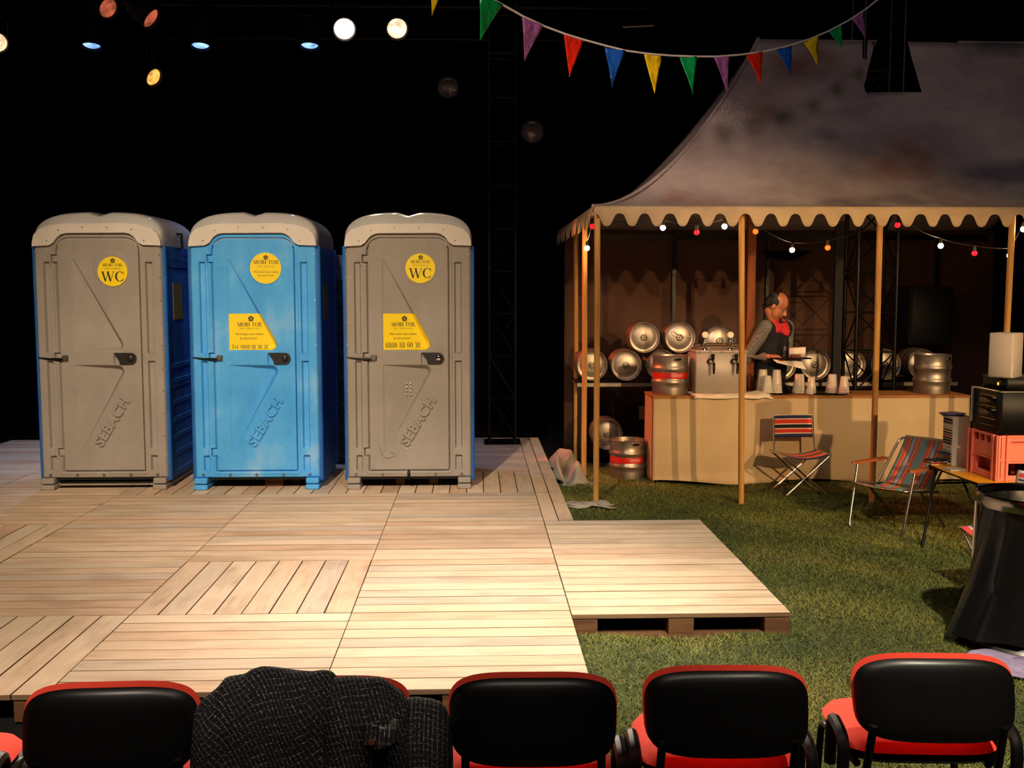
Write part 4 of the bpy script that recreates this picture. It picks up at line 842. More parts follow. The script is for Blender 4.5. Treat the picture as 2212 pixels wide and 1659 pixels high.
b = MB(); b.grid(lambda u, v: Vector((-0.215 + 0.43 * u, 0.305 - 0.42 * v, 0.415 - 0.05 * v - 0.03 * math.sin(PI * v) - 0.012 * math.sin(PI * u))), 20, 16); b.build('seat_cloth', 'stripe_arm', ac, smooth=80, solid=0.008)
b = MB(); b.grid(lambda u, v: Vector((-0.205 + 0.41 * u, -0.105 - 0.285 * v - 0.02 * math.sin(PI * v), 0.375 + 0.39 * v)), 20, 16); b.build('back_cloth', 'stripe_arm', ac, smooth=80, solid=0.008)

# ------------------------------------------------------------------ yellow table with music things
TT = 0.585; A_ = atz(2004, 1003, TT); B_ = atz(2110, 1045, TT); tx, ty0, ty1 = B_.x, B_.y, A_.y
tb = thing('folding_table', 'low yellow-topped folding table with black legs at the right edge', 'table', (tx + 0.5, (ty0 + ty1) / 2, 0.0))
MB().rbox((tx + 0.55, (ty0 + ty1) / 2, TT - 0.006), (1.06, ty1 - ty0 - 0.04, 0.012), 0.004).build('table_top', 'table_yellow', tb, 'world', smooth=0)
MB().tube([(tx + 0.02, ty0 + 0.02, TT - 0.012), (tx + 1.08, ty0 + 0.02, TT - 0.012), (tx + 1.08, ty1 - 0.02, TT - 0.012), (tx + 0.02, ty1 - 0.02, TT - 0.012)], 0.013, 8, closed=True).build('edge_frame', 'black_plastic', tb, 'world')
f1 = atz(1992, 1182, 0.03)
for a, c in (((tx + 0.04, ty1 - 0.08, TT - 0.02), (f1.x, f1.y, 0.02)), ((tx + 0.03, ty0 + 0.05, TT - 0.02), (tx + 0.02, ty0 - 0.1, 0.02)), ((tx + 1.0, ty0 + 0.05, TT - 0.02), (tx + 1.06, ty0 - 0.1, 0.02)), ((tx + 1.0, ty1 - 0.08, TT - 0.02), (tx + 1.06, ty1 - 0.2, 0.02))):
    MB().cyl(a, c, 0.012, n=8).build('leg', 'black_plastic', tb, 'world')
MB().cyl((tx + 0.02, ty1 - 0.12, TT - 0.13), (tx + 0.45, ty1 - 0.14, TT - 0.12), 0.008, n=8).build('crossbar', 'black_plastic', tb, 'world')
MB().tube(bend([(tx - 0.02 + 0.06, ty0 + 0.3, TT - 0.03), (tx + 0.10, ty0 + 0.25, TT - 0.20), (tx + 0.35, ty0 + 0.25, TT - 0.20), (tx + 0.36, ty0 + 0.3, TT - 0.03)], 0.05), 0.009, 8).build('leg_brace', 'black_plastic', tb, 'world')
def holed(b, w_, h, t_, holes, f):
    xs = sorted({0, w_} | {v for q in holes for v in (q[0], q[2])}); zs = sorted({0, h} | {v for q in holes for v in (q[1], q[3])})
    for a, c in zip(xs, xs[1:]):
        for d, e in zip(zs, zs[1:]):
            mx, mz = (a + c) / 2, (d + e) / 2
            if any(q[0] < mx < q[2] and q[1] < mz < q[3] for q in holes): continue
            P = [f(u, v, k) for k in (0, t_) for u, v in ((a, d), (c, d), (c, e), (a, e))]
            b.add(P, [(0, 1, 2, 3), (7, 6, 5, 4), (0, 4, 5, 1), (1, 5, 6, 2), (2, 6, 7, 3), (3, 7, 4, 0)])
cq = atz(2154, 1040, TT); cX, cY = cq.x, cq.y; cw, cdp, ch = 0.46, 0.44, 0.335
cr = thing('beer_crate', 'salmon red plastic bottle crate on the yellow table under the stereo', 'crate', (cX, cY, TT)); t_ = 0.022
b = MB(); holed(b, cdp, ch, t_, [(0.12 + 0.09 * k, 0.265, 0.19 + 0.09 * k, 0.315) for k in range(3)] + [(0.11, 0.05, 0.33, 0.165)], lambda u, v, k: (k, u, v)); b.build('side_panel', 'crate_red', cr, smooth=0)
b = MB(); holed(b, cdp, ch, t_, [(0.11, 0.05, 0.33, 0.165)], lambda u, v, k: (cw - k, u, v)); b.build('side_panel', 'crate_red', cr, smooth=0)
b = MB(); holed(b, cw, ch, t_, [(0.07, 0.04, 0.39, 0.13), (0.09, 0.17, 0.37, 0.29)], lambda u, v, k: (u, k, v)); b.build('front_panel', 'crate_red', cr, smooth=0)
b = MB(); b.box((cw / 2, 0.035, 0.23), (0.29, 0.012, 0.13)); b.build('inner_panel', 'crate_red', cr, smooth=0)
b = MB(); holed(b, cw, ch, t_, [], lambda u, v, k: (u, cdp - k, v)); b.build('rear_panel', 'crate_red', cr, smooth=0); MB().box((cw / 2, cdp / 2, 0.008), (cw - 0.02, cdp - 0.02, 0.016)).build('bottom', 'crate_red', cr, smooth=0)
b = MB()
for z in (0.012, 0.325, 0.155):
    for x0, y0, x1, y1 in ((-0.007, -0.007, cw + 0.007, 0.004), (-0.007, cdp - 0.004, cw + 0.007, cdp + 0.007), (-0.007, -0.007, 0.004, cdp + 0.007), (cw - 0.004, -0.007, cw + 0.007, cdp + 0.007)): b.box(((x0 + x1) / 2, (y0 + y1) / 2, z), (x1 - x0, y1 - y0, 0.012))
b.build('rim_bands', 'crate_red', cr, smooth=0)['kind'] = 'stuff'
b = MB()
for x in (0.0, 0.06, cw - 0.06, cw): b.box((x, -0.008, ch / 2), (0.016, 0.02, ch))
for y in (0.0, 0.06, cdp - 0.06, cdp): b.box((-0.008, y, ch / 2), (0.02, 0.016, ch))
b.build('ribs', 'crate_red', cr, smooth=0)['kind'] = 'stuff'
for i in range(3):
    tag(MB().lathe([(0.0, 0.0), (0.034, 0.0), (0.036, 0.01), (0.036, 0.15), (0.02, 0.19), (0.013, 0.22), (0.013, 0.25), (0.0, 0.25)], 16).build('bottle', 'glass_black', loc=(cX + 0.12 + 0.11 * i, cY + 0.12, TT + 0.017)), 'dark glass bottle inside the salmon crate, %s' % ('nearest its corner', 'in the middle', 'farthest from its corner')[i], 'bottle', 'bottles in the red crate')
zs = TT + ch + 0.008; st = thing('stereo', 'large black stereo with silver trim standing on the red crate', 'stereo', (cX + 0.25, cY + 0.20, zs)); sh = 0.315
MB().rbox((0, 0, sh / 2), (0.50, 0.42, sh), 0.012).build('cabinet', 'black_plastic', st); MB().tube([(-0.252, -0.212, sh - 0.006), (0.252, -0.212, sh - 0.006)], 0.006, 8).build('trim_strip', 'aluminium', st); MB().tube([(-0.252, -0.212, sh - 0.006), (-0.252, 0.212, sh - 0.006)], 0.006, 8).build('trim_strip', 'aluminium', st)
MB().tube([(-0.256, 0.205, 0.05), (-0.256, 0.205, sh)], 0.014, 8).build('side_trim', 'aluminium', st)
for k, z in enumerate((0.27, 0.19, 0.10, 0.05)): MB().box((-0.2515, -0.02, z), (0.004, 0.22, 0.004)).build('panel_line', 'table_yellow' if k < 3 else 'dull_steel', st, smooth=0)
for z in (0.235, 0.145): MB().rbox((-0.2515, 0.0, z), (0.006, 0.30, 0.06), 0.002).build('deck_door', 'glass_black', st)
zs2 = zs + sh; pl = thing('cd_player', 'flat black player with a small yellow light on top of the stereo', 'player', (cX + 0.29, cY + 0.22, zs2))
MB().rbox((0, 0, 0.045), (0.46, 0.36, 0.09), 0.008).build('cabinet', 'black_plastic', pl); MB().rbox((-0.231, -0.06, 0.04), (0.006, 0.022, 0.022), 0.002).build('yellow_light', 'led', pl); MB().box((-0.231, -0.09, 0.06), (0.004, 0.03, 0.012)).build('red_label', 'red_dot', pl, smooth=0)
MB().tube([(-0.232, 0.18, 0.088), (0.1, 0.182, 0.088)], 0.004, 6).build('rim', 'aluminium', pl)
q = aty(2166, 820, cY + 0.14)
wb = thing('white_speaker', 'pale grey box speaker standing on the black player', 'loudspeaker', (q.x + 0.03, cY + 0.17, zs2 + 0.09), R(-45))
MB().rbox((0, 0, 0.162), (0.17, 0.22, 0.324), 0.006).build('cabinet', 'grey_card', wb); MB().rbox((0, -0.112, 0.162), (0.158, 0.008, 0.31), 0.003).build('front_cover', 'grey_card', wb)
cdr = thing('cd_rack', 'cream upright rack full of discs beside the red crate', 'rack', (3.765, 8.04, TT)); rw, rd, rh = 0.14, 0.16, 0.39
for y in (0.0, rd): MB().box((rw / 2, y, rh / 2), (rw, 0.010, rh)).build('side', 'cream', cdr, smooth=0)
MB().box((rw - 0.005, rd / 2, rh / 2), (0.01, rd, rh)).build('back', 'cream', cdr, smooth=0); MB().box((rw / 2, rd / 2, rh - 0.012), (rw + 0.01, rd + 0.012, 0.024)).build('top', 'cream', cdr, smooth=0)
ORD = 'first second third fourth fifth sixth seventh eighth ninth tenth eleventh twelfth thirteenth fourteenth fifteenth sixteenth seventeenth'.split()
cols = ['black_plastic', 'cream', 'red_dot', 'navy', 'grey_card', 'dark_case', 'cream', 'case_blue']
for k in range(17):
    z = 0.018 + 0.0205 * k; MB().box((rw / 2 - 0.008, rd / 2, z), (rw - 0.004, rd - 0.01, 0.006)).build('shelf', 'cream', cdr, smooth=0)
    if k not in (1, 12): o = MB().box((0, 0, 0), (0.125, 0.142, 0.0105)).build('disc_case', cols[(k * 5) % 8], loc=(3.765 + 0.062 - (0.05 if k == 3 else 0.006), 8.04 + rd / 2, TT + z + 0.0078), smooth=0); tag(o, 'thin disc case in the cream rack, slot %s' % ('sticking out near the bottom' if k == 3 else ORD[k] + ' up from the table'), 'disc case', 'disc cases in the cream rack')
def case(label, x, y, z, rz, m_, w_=0.142): return tag(MB().rbox((0, 0, 0.005), (w_, 0.125, 0.0098), 0.001).build('disc_case', m_, loc=(x, y, z), smooth=0), label, 'disc case', 'loose disc cases')
o = case('purple-blue disc case lying on top of the cream rack, upper one', 3.80, 8.13, TT + rh + 0.0105, 0, 'lilac_cloth', 0.16); o.rotation_euler.z = 0.3
o = case('dark disc case lying on top of the cream rack, lower one', 3.80, 8.12, TT + rh + 0.0003, 0, 'dark_case', 0.17); o.rotation_euler.z = -0.25
for k, (m_, a) in enumerate((('cream', 0.2), ('red_dot', 0.3), ('grey_card', 0.1), ('dark_case', 0.35))):
    o = case('loose disc case by the table corner, %s of the small pile' % ('lowest', 'second from the bottom', 'third from the bottom', 'topmost')[k], 3.672, 8.13 - 0.01 * k, TT + 0.0003 + 0.0101 * k, 0, m_); o.rotation_euler.z = a
o = case('pale disc case lying flat alone on the yellow table in front of the rack', 3.70, 7.84, TT + 0.0003, 0, 'grey_card'); o.rotation_euler.z = 0.1

# ------------------------------------------------------------------ rubbish bag stand
bx, by, rr_ = 3.10, 5.55, 0.315
bg = thing('rubbish_bag_stand', 'chrome ring stand holding a black rubbish bag in the right foreground', 'bin', (bx, by, 0.02))
def circ(r, z, n=40, ox=0, oy=0): return [(ox + r * math.cos(2 * PI * k / n), oy + r * math.sin(2 * PI * k / n), z) for k in range(n)]
MB().lathe([(rr_ - 0.006, 0.765), (rr_ + 0.004, 0.765), (rr_ + 0.010, 0.80), (rr_ + 0.008, 0.828), (rr_ - 0.002, 0.835), (rr_ - 0.010, 0.825), (rr_ - 0.006, 0.765)], 48).build('rim_ring', 'dark_chrome', bg)
MB().lathe([(rr_ + 0.06, 0.01), (rr_ + 0.075, 0.0), (rr_ + 0.08, 0.03), (rr_ + 0.07, 0.045), (rr_ + 0.06, 0.04), (rr_ + 0.06, 0.01)], 48).build('base_ring', 'aluminium', bg)
for a in (168, 258, 20, 95): a = R(a); MB().cyl((rr_ * 1.02 * math.cos(a), rr_ * 1.02 * math.sin(a), 0.78), ((rr_ + 0.02) * math.cos(a), (rr_ + 0.02) * math.sin(a), 0.03), 0.014, n=10).build('upright', 'aluminium', bg)
def bagf(u, v):
    a = 2 * PI * u; d = v; fold = 0.9 - 1.8 * abs(math.sin(a * 4.5 + 1.1 * math.sin(a * 3) + 0.5 * d)) ** 0.6 + 0.3 * math.sin(a * 17 + 3 * d)
    r = (rr_ - 0.016) * (1 - 0.22 * min(1, d * 1.6)) + 0.025 * fold * min(1, d * 3)
    spike = max(0, math.cos(a - R(187))) ** 4; r += spike * 0.29 * d ** 1.05
    return Vector((r * math.cos(a), r * math.sin(a), 0.79 - 0.735 * d + 0.02 * math.sin(a * 4) * d))
b = MB(); b.grid(bagf, 120, 30); b.add([bagf(k / 60, 1.0) * 1.0 for k in range(60)], [tuple(range(60))]); b.build('black_bag', 'bag', bg, smooth=75)

# ================================================================== AUDIENCE CHAIRS
def pad(w_, h, t0, t1, n=3.8, crv=0.0, top=1.0):
    # pillow in x (width) / z (height); bulges t0 to -y and t1 to +y, curved by crv along x
    b = MB(); NA, NR = 48, 8
    def pt(a, s, side):
        c_, s_ = math.cos(a), math.sin(a); x = w_ / 2 * math.copysign(abs(c_) ** (2 / n), c_) * s; z = h / 2 * math.copysign(abs(s_) ** (2 / n), s_) * s
        x *= 1 + 0.05 * (z / h)
        e = (1 - s ** 4) ** 0.5 if s < 1 else 0; return Vector((x, (-t0 if side else t1) * e + crv * (2 * x / w_) ** 2, z))
    for side in (1, 0):
        vs = [pt(0, 0, side)]; fs = []
        for k in range(1, NR + 1):
            s = (k / NR) ** 0.6
            for i in range(NA): vs.append(pt(2 * PI * i / NA, min(1, s), side))
        for i in range(NA): j = (i + 1) % NA; fs.append((0, 1 + i, 1 + j) if side else (0, 1 + j, 1 + i))
        for k in range(NR - 1):
            for i in range(NA):
                j = (i + 1) % NA; q = (1 + k * NA + i, 1 + (k + 1) * NA + i, 1 + (k + 1) * NA + j, 1 + k * NA + j); fs.append(q if side else q[::-1])
        b.add(vs, fs)
    return b
BACK_SH = pad(0.497, 0.255, 0.022, 0.006, crv=0.03).mesh('back_shell', 60); BACK_CU = pad(0.505, 0.268, 0.004, 0.032, crv=0.03).mesh('back_cushion', 60)
SEAT_CU = pad(0.50, 0.46, 0.008, 0.045, n=4.5).mesh('seat_cushion', 60); SEAT_SH = pad(0.49, 0.45, 0.03, 0.01, n=4.5).mesh('seat_shell', 60)
def chair_leg(s, f):
    if f: return MB().tube(bend([(s * 0.21, 0.08, 0.44), (s * 0.235, 0.42, 0.44), (s * 0.25, 0.45, 0.0)], 0.05), 0.013, 10).mesh('leg')
    return MB().tube(bend([(s * 0.20, -0.045, 0.62), (s * 0.205, 0.01, 0.42), (s * 0.25, -0.06, 0.0)], 0.05), 0.013, 10).mesh('leg')
LEGS = {(s, f): chair_leg(s, f) for s in (-1, 1) for f in (0, 1)}
LINK = MB().tube(bend([(0, 0.02, 0.40), (0, 0.02, 0.55), (0, 0.16, 0.57), (0, 0.17, 0.40)], 0.05), 0.02, 8).mesh('link_bracket')
CHAIRS = [('red and black chair at the far left edge, only part of its seat in view', -1.70, 2.93, 3), ('red and black audience chair left of the tweed jacket', -1.065, 2.966, 2), ('red and black chair underneath the draped tweed jacket', -0.45, 2.99, 0),
          ('red and black audience chair directly right of the tweed jacket', 0.168, 3.0, -1), ('red and black audience chair second right of the tweed jacket', 0.758, 3.036, -2), ('red and black audience chair at the right edge, below the rubbish bag', 1.435, 3.118, -4)]
for lab, x, y, rz in CHAIRS:
    t = thing('audience_chair', lab, 'chair', (x, y, 0), R(rz), 'audience chairs in the front row'); rot = (R(-14), 0, 0)
    obj('back_shell', BACK_SH, 'chair_shell', t, (0, -0.03, 0.695), rot=rot); obj('back_cushion', BACK_CU, 'red_fabric', t, (0, -0.012, 0.70), rot=rot)
    obj('seat_cushion', SEAT_CU, 'red_fabric', t, (0, 0.26, 0.485), rot=(R(88), 0, 0)); obj('seat_shell', SEAT_SH, 'chair_shell', t, (0, 0.26, 0.462), rot=(R(88), 0, 0))
    for k, me in LEGS.items(): obj('leg', me, 'black_steel', t)
    for s in (-1, 1): obj('link_bracket', LINK, 'black_plastic', t, (s * 0.272, 0, 0))
# ------------------------------------------------------------------ tweed jacket
jk = thing('tweed_jacket', 'dark grey checked tweed jacket draped over an audience chair', 'jacket', (-0.45, 2.9, 0.4))
def drape(sil, Y, zb, name, seed, fold=0.02, slant=0.0, uvr=0.0, hem=0.0):
    xs = [p[0] for p in sil]; ys = [p[1] for p in sil]
    def top(px):
        return float(np.interp(px, xs, ys))
    rr = np.random.default_rng(seed); ph = rr.random(6) * 6; b = MB(); nu, nv = 60, 40; W = (aty(xs[-1], 1500, Y) - aty(xs[0], 1500, Y)).length
    def fn(u, v):
        px = xs[0] + (xs[-1] - xs[0]) * u; p = aty(px, top(px), Y); zt = p.z; ed = 1 - (2 * u - 1) ** 6
        if v < 0.22: a = v / 0.22; y = Y + 0.14 * (1 - a) * (0.4 + 0.6 * ed); z = zt - 0.22 * (1 - a) ** 1.6
        else: a = (v - 0.22) / 0.78; y = Y - 0.10 * math.sin(min(1, a * 2.2) * PI / 2) * (0.35 + 0.65 * ed) - 0.04 * a; z = zt - (zt - zb) * (a ** 1.45)
        f = fold * math.sin(u * 11 + ph[0] + slant * v * 9 + 1.2 * math.sin(v * 4 + ph[1])) + fold * 0.4 * math.sin(u * 21 + ph[2] - slant * v * 6); f *= min(1, v * 2.2) * ed
        return Vector((p.x + 0.02 * slant * (v - 0.2), y - f, z))
    b.grid(fn, nu, nv); c, s_ = math.cos(uvr), math.sin(uvr); b.uv = {k: ((u * W) * c - (v * 0.75) * s_ + 3, (u * W) * s_ + (v * 0.75) * c + 3) for k, (u, v) in b.uv.items()}
    return b.build(name, 'tweed', jk, 'world', smooth=80, solid=0.006)
drape([(419, 1585), (424, 1535), (440, 1510), (470, 1487), (490, 1463), (515, 1458), (532, 1454), (545, 1445), (565, 1441), (600, 1445), (640, 1450), (672, 1452), (700, 1447), (716, 1450), (728, 1463), (740, 1500)], 2.93, 0.42, 'body', 1, 0.012, 0.5, 0.4)
drape([(700, 1480), (722, 1466), (745, 1463), (770, 1462), (800, 1463), (822, 1466), (838, 1474), (852, 1486), (866, 1497), (880, 1512), (890, 1540)], 2.91, 0.42, 'sleeve', 2, 0.008, 0.3, 0.25)
drape([(862, 1520), (880, 1509), (905, 1508), (930, 1510), (950, 1517), (962, 1532), (969, 1550), (976, 1600)], 2.94, 0.42, 'front_panel', 3, 0.006, 0.0, 0.0)
f0 = aty(780, 1572, 2.785); f1 = aty(856, 1556, 2.785); f2 = aty(858, 1604, 2.715); f3 = aty(816, 1622, 2.715); f4 = aty(786, 1608, 2.715)
b = MB(); b.add([f0, f1, f2, f3, f4], [(0, 1, 2, 3, 4)]); b.uv = {i: (p.x + 3, p.z + 3) for i, p in enumerate((f0, f1, f2, f3, f4))}; b.build('cuff_flap', 'tweed', jk, 'world', solid=0.012)
q = aty(803, 1603, 2.708); MB().lathe([(0.0, 0.004), (0.008, 0.004), (0.010, 0.0)], 14, Matrix.Translation(q) @ Matrix.Rotation(PI / 2, 4, 'X')).build('button', 'lip', jk, 'world')

# ================================================================== BUNTING
bn = thing('bunting_string', 'string of coloured plastic pennants hanging across the top of the stage', 'bunting', tuple(aty(1411, 118, 8.2)))
def bY(px): return 7.0 + (px - 930) / 940 * 2.6
CP = [(880, -70), (940, -50), (1000, -30), (1060, -3), (1086, 10), (1130, 35), (1175, 56), (1220, 73), (1262, 86), (1310, 99), (1350, 109), (1400, 116), (1450, 120), (1500, 122), (1550, 122), (1600, 118), (1650, 111), (1700, 100), (1750, 84), (1790, 67), (1830, 46), (1870, 20), (1910, -12), (1960, -55)]
MB().tube([aty(x, y, bY(x)) for x, y in CP], 0.0075, 8).build('cord', 'cord', bn, 'world')
for (x0, x1, tx_, ty_, c) in ((930, 964, 933, 34, 'yellow'), (1036, 1086, 1037, 88, 'green'), (1128, 1174, 1133, 132, 'purple'), (1218, 1262, 1230, 165, 'red'), (1308, 1349, 1322, 190, 'blue'), (1391, 1430, 1414, 203, 'yellow'), (1469, 1504, 1497, 205, 'green'), (1542, 1576, 1571, 200, 'purple'), (1613, 1645, 1645, 186, 'red'), (1678, 1709, 1709, 164, 'blue'), (1737, 1766, 1766, 142, 'yellow'), (1790, 1818, 1820, 106, 'green'), (1840, 1866, 1870, 84, 'purple')):
    xs = [p[0] for p in CP]; ys = [p[1] for p in CP]; a = aty(x0, float(np.interp(x0, xs, ys)), bY(x0)); c_ = aty(x1, float(np.interp(x1, xs, ys)), bY(x1)); e = aty(tx_, ty_, bY((x0 + x1) / 2)); nr = (c_ - a).cross(e - a).normalized(); ph = random.random() * 6
    b = MB(); b.grid(lambda u, v: (a.lerp(c_, u)).lerp(e, v) + nr * 0.012 * math.sin(v * 4 + ph) * (1 - v) * math.sin(u * 3 + ph), 6, 12); b.build('pennant', 'pennant_' + c, bn, 'world', smooth=80, solid=0.0015, label=c + ' plastic pennant')

# ================================================================== FESTOON LIGHTS
fs_ = thing('festoon_lights', 'string of red and white bulbs hung under the tent edge', 'string lights', tuple(aty(1632, 500, 9.7)))
BL = [(1268, 536, 10.3, 'w'), (1280, 489, 9.6, 'r'), (1432, 492, 9.55, 'w'), (1505, 502, 9.6, 'r'), (1565, 489, 9.55, 'w'), (1632, 500, 9.8, 'a'), (1711, 540, 10.2, 'w'), (1788, 535, 10.05, 'a'), (1939, 486, 9.5, 'r'), (2032, 531, 9.8, 'w'), (2105, 547, 9.85, 'r'), (2181, 552, 9.75, 'w'), (2211, 495, 9.3, 'w')]
hang = []
for x, y, Y, k in BL:
    p = aty(x, y, Y); t = MB().ball((0, 0, 0), 0.025 if k == 'w' else 0.027, 14, 9).build('bulb', {'w': 'bulb_white', 'r': 'bulb_red', 'a': 'bulb_amber'}[k], fs_, label={'w': 'glowing white bulb', 'r': 'red bulb', 'a': 'glowing amber-red bulb'}[k]); t.location = p - Vector(fs_.location)
    MB().cyl((0, 0, 0.02), (0, 0, 0.065), 0.016, 0.014, 10).build('socket', 'cable', t); hang.append(p + Vector((0, 0, 0.07)))
pts = []
for a, c in zip(hang, hang[1:]):
    for i in range(8): u = i / 8; pts.append(a.lerp(c, u) - Vector((0, 0, 0.10 * (c - a).length * 4 * u * (1 - u) * 0.35)))
MB().tube(pts + [hang[-1]], 0.004, 6).build('cable', 'cable', fs_, 'world')

# ================================================================== STAGE LAMPS AND PIPES
def can_mesh(r):
    b = MB(); b.lathe([(r * 0.98, 0.0), (r * 1.1, -0.02), (r * 1.1, 0.16), (r * 0.8, 0.26), (r * 0.45, 0.34), (0.0, 0.36)], 28); return b.mesh('can', 40)
def lamp(label, px, py, Y, aim, lens_, r=0.1, pipe_z=None, light=None):
    p = aty(px, py, Y); t = thing('stage_lamp', label, 'stage lamp', tuple(p)); q = (Vector(aim) - p).to_track_quat('-Z', 'Y'); e = q.to_euler()
    c = obj('can', can_mesh(r), 'black_matt', t, rot=e)
    b = MB(); b.ball((0, 0, 0.012), (r * 0.97, r * 0.97, 0.022), 28, 8); b.build('lens', lens_, t).rotation_euler = e
    side = q @ Vector((1, 0, 0)); side.z = 0; side.normalize(); bk = q @ Vector((0, 0, 0.12))
    MB().tube(bend([side * (r * 1.14) + bk, side * (r * 1.14) + bk + Vector((0, 0, 0.22)), -side * (r * 1.14) + bk + Vector((0, 0, 0.22)), -side * (r * 1.14) + bk], 0.04), 0.010, 6).build('yoke', 'black_steel', t)
    top = (pipe_z if pipe_z else p.z + 0.42) - p.z
    MB().cyl(bk + Vector((0, 0, 0.21)), (bk.x, bk.y, top), 0.014, n=8).build('hanger', 'black_steel', t)
    if light: spot('lamp_beam', tuple(p + (q @ Vector((0, 0, -0.05)))), aim, *light)
    return t
WARMB = (1.0, 0.78, 0.6)
lamp('dull red stage lamp hanging at the top, left one of the red pair', 234, 18, 11.5, (1.9, 7.6, 0.9), 'lens_red', 0.105, 5.3)
lamp('dull red stage lamp hanging at the top, right one of the red pair', 326, 40, 11.5, (2.1, 10.6, 0.5), 'lens_red', 0.112, 5.3, (1500, RED, 26, 0.5, 0.08))
lamp('small amber stage lamp hanging lower than the other lamps', 332, 167, 13.0, (2.4, 9.5, 0.6), 'lens_amber', 0.105, 5.0)
lamp('brightest white stage lamp at top centre', 744, 63, 11.5, (0.3, 3.2, 0.5), 'lens_white', 0.112, 5.3, (1900, WARMB, 46, 0.8, 0.1))
lamp('warm white stage lamp just right of the brightest one', 858, 62, 11.5, (1.0, 3.4, 0.4), 'lens_warm', 0.108, 5.3, (1100, WARMB, 46, 0.8, 0.1))
lamp('white stage lamp cut off by the left picture edge', -6, 92, 11.5, (-1.0, 4.0, 0.5), 'lens_warm', 0.10, 5.3)
for px, w_, ax in ((198, 'left', -4.0), (433, 'middle', -3.0), (669, 'right', -1.4)):
    p = aty(px, 100, 12.3); lamp('downward blue stage lamp, %s one of three in a row' % w_, px, 98, 12.3, (p.x + 0.05, p.y - 1.0, 0.3), 'lens_blue', 0.1, 5.2, (200, BLUE, 84, 0.7, 0.06))
lamp('unlit dark stage lamp left of the rear truss tower', 968, 190, 12.94, (0.0, 4.0, 1.0), 'lens_off', 0.13, 5.01); lamp('unlit dark stage lamp right of the rear truss tower', 1150, 285, 12.94, (0.4, 3.0, 1.0), 'lens_off', 0.14, 5.01)
for lab, y, z, x0, x1 in (('black lighting pipe carrying the warm and red lamps', 11.55, 5.32, -8, 3.0), ('black lighting pipe carrying the blue lamps', 12.36, 5.22, -8, 2.5), ('black lighting pipe at the back carrying the small amber lamp', 13.06, 5.02, -8, 2.5)):
    tag(MB().cyl((x0, 0, 0), (x1, 0, 0), 0.024, n=10).build('lighting_pipe', 'black_steel', loc=(0, y, z)), lab, 'pipe')

# ================================================================== BARMAN
def remesh(b, name, m_, parent, vox, smooth=4, loc='world'):
    o = b.build(name, m_, parent, loc); md = o.modifiers.new('r', 'REMESH'); md.mode = 'VOXEL'; md.voxel_size = vox; md.use_smooth_shade = True
    if smooth: ms = o.modifiers.new('s', 'SMOOTH'); ms.factor = 0.5; ms.iterations = smooth
    return bake(o)
def limb(b, pts, rs, n=14):
    P = [Vector(p) for p in pts]
    b.tube(P, rs, n)
    for p, r in zip(P, rs): b.ball(p, r, n, 8)
PX, PY = 3.17, 11.08
man = thing('person', 'balding person in a red neck scarf and dark vest working behind the bar', 'person', (PX, PY, 0.0))
fd = Vector((0.62, -0.785, 0)); rs_ = Vector((-0.785, -0.62, 0))              # facing, his right side
def W(r, f, z): return Vector((PX, PY, 0)) + rs_ * r + fd * f + Vector((0, 0, z))
hip = {s: W(0.09 * s, -0.02, 0.93) for s in (1, -1)}; sho = {s: W(0.185 * s, 0.06, 1.575) for s in (1, -1)}
head = aty(1679, 660, PY - 0.12); hx = (Vector((0.86, -0.51, 0))).normalized(); tilt = R(32)
hq = Matrix.Rotation(math.atan2(hx.y, hx.x), 3, 'Z') @ Matrix.Rotation(tilt, 3, 'Y')     # local +x = face, +z = crown
def H(x, y, z): return head + hq @ Vector((x, y, z)) * 1.08
elb = aty(1613, 772, 10.98); wri = aty(1660, 770, 10.80); wri2 = aty(1716, 772, 10.86); elb2 = W(-0.27, 0.02, 1.27)
b = MB()
for s in (1, -1):
    limb(b, [hip[s], W(0.10 * s, 0.02, 0.50), W(0.10 * s, -0.02, 0.09)], [0.085, 0.055, 0.04]); b.ball(W(0.10 * s, 0.06, 0.05), (0.05, 0.05, 0.045))
    limb(b, [W(0.10 * s, -0.02, 0.045), W(0.10 * s, 0.17, 0.04)], [0.042, 0.036])
limb(b, [W(0, -0.02, 0.95), W(0, 0.0, 1.15), W(0, 0.03, 1.40), W(0, 0.07, 1.54)], [0.13, 0.125, 0.145, 0.11])
for s in (1, -1): limb(b, [W(0, 0.06, 1.54), sho[s]], [0.09, 0.062]); limb(b, [hip[s], W(0.06 * s, 0, 1.1)], [0.09, 0.10])
limb(b, [sho[1], elb, wri], [0.058, 0.042, 0.028]); limb(b, [sho[-1], elb2, wri2], [0.058, 0.042, 0.028])
limb(b, [W(0, 0.07, 1.56), H(-0.035, 0, -0.08)], [0.062, 0.058])
b.ball(H(-0.015, 0, 0.03), (0.105 * 1.08, 0.082 * 1.08, 0.10 * 1.08), 20, 14, hq)                # cranium
b.ball(H(0.03, 0, -0.045), (0.068 * 1.08, 0.064 * 1.08, 0.085 * 1.08), 18, 12, hq)               # face
b.ball(H(0.055, 0, -0.105), (0.034, 0.036, 0.03), 12, 8, hq)                                      # chin
limb(b, [H(0.094, 0, 0.0), H(0.118, 0, -0.036), H(0.106, 0, -0.046)], [0.011, 0.015, 0.012], 10)  # nose
for s in (1, -1): b.ball(H(0.108, 0.014 * s, -0.042), 0.010, 8, 6); b.ball(H(0.085, 0.034 * s, 0.014), (0.018, 0.03, 0.012), 10, 6, hq); b.ball(H(-0.01, 0.083 * s, -0.015), (0.022, 0.012, 0.034), 10, 8, hq)
b.ball(H(0.093, 0, -0.068), (0.012, 0.026, 0.008), 10, 6, hq); b.ball(H(0.090, 0, -0.080), (0.012, 0.022, 0.008), 10, 6, hq)
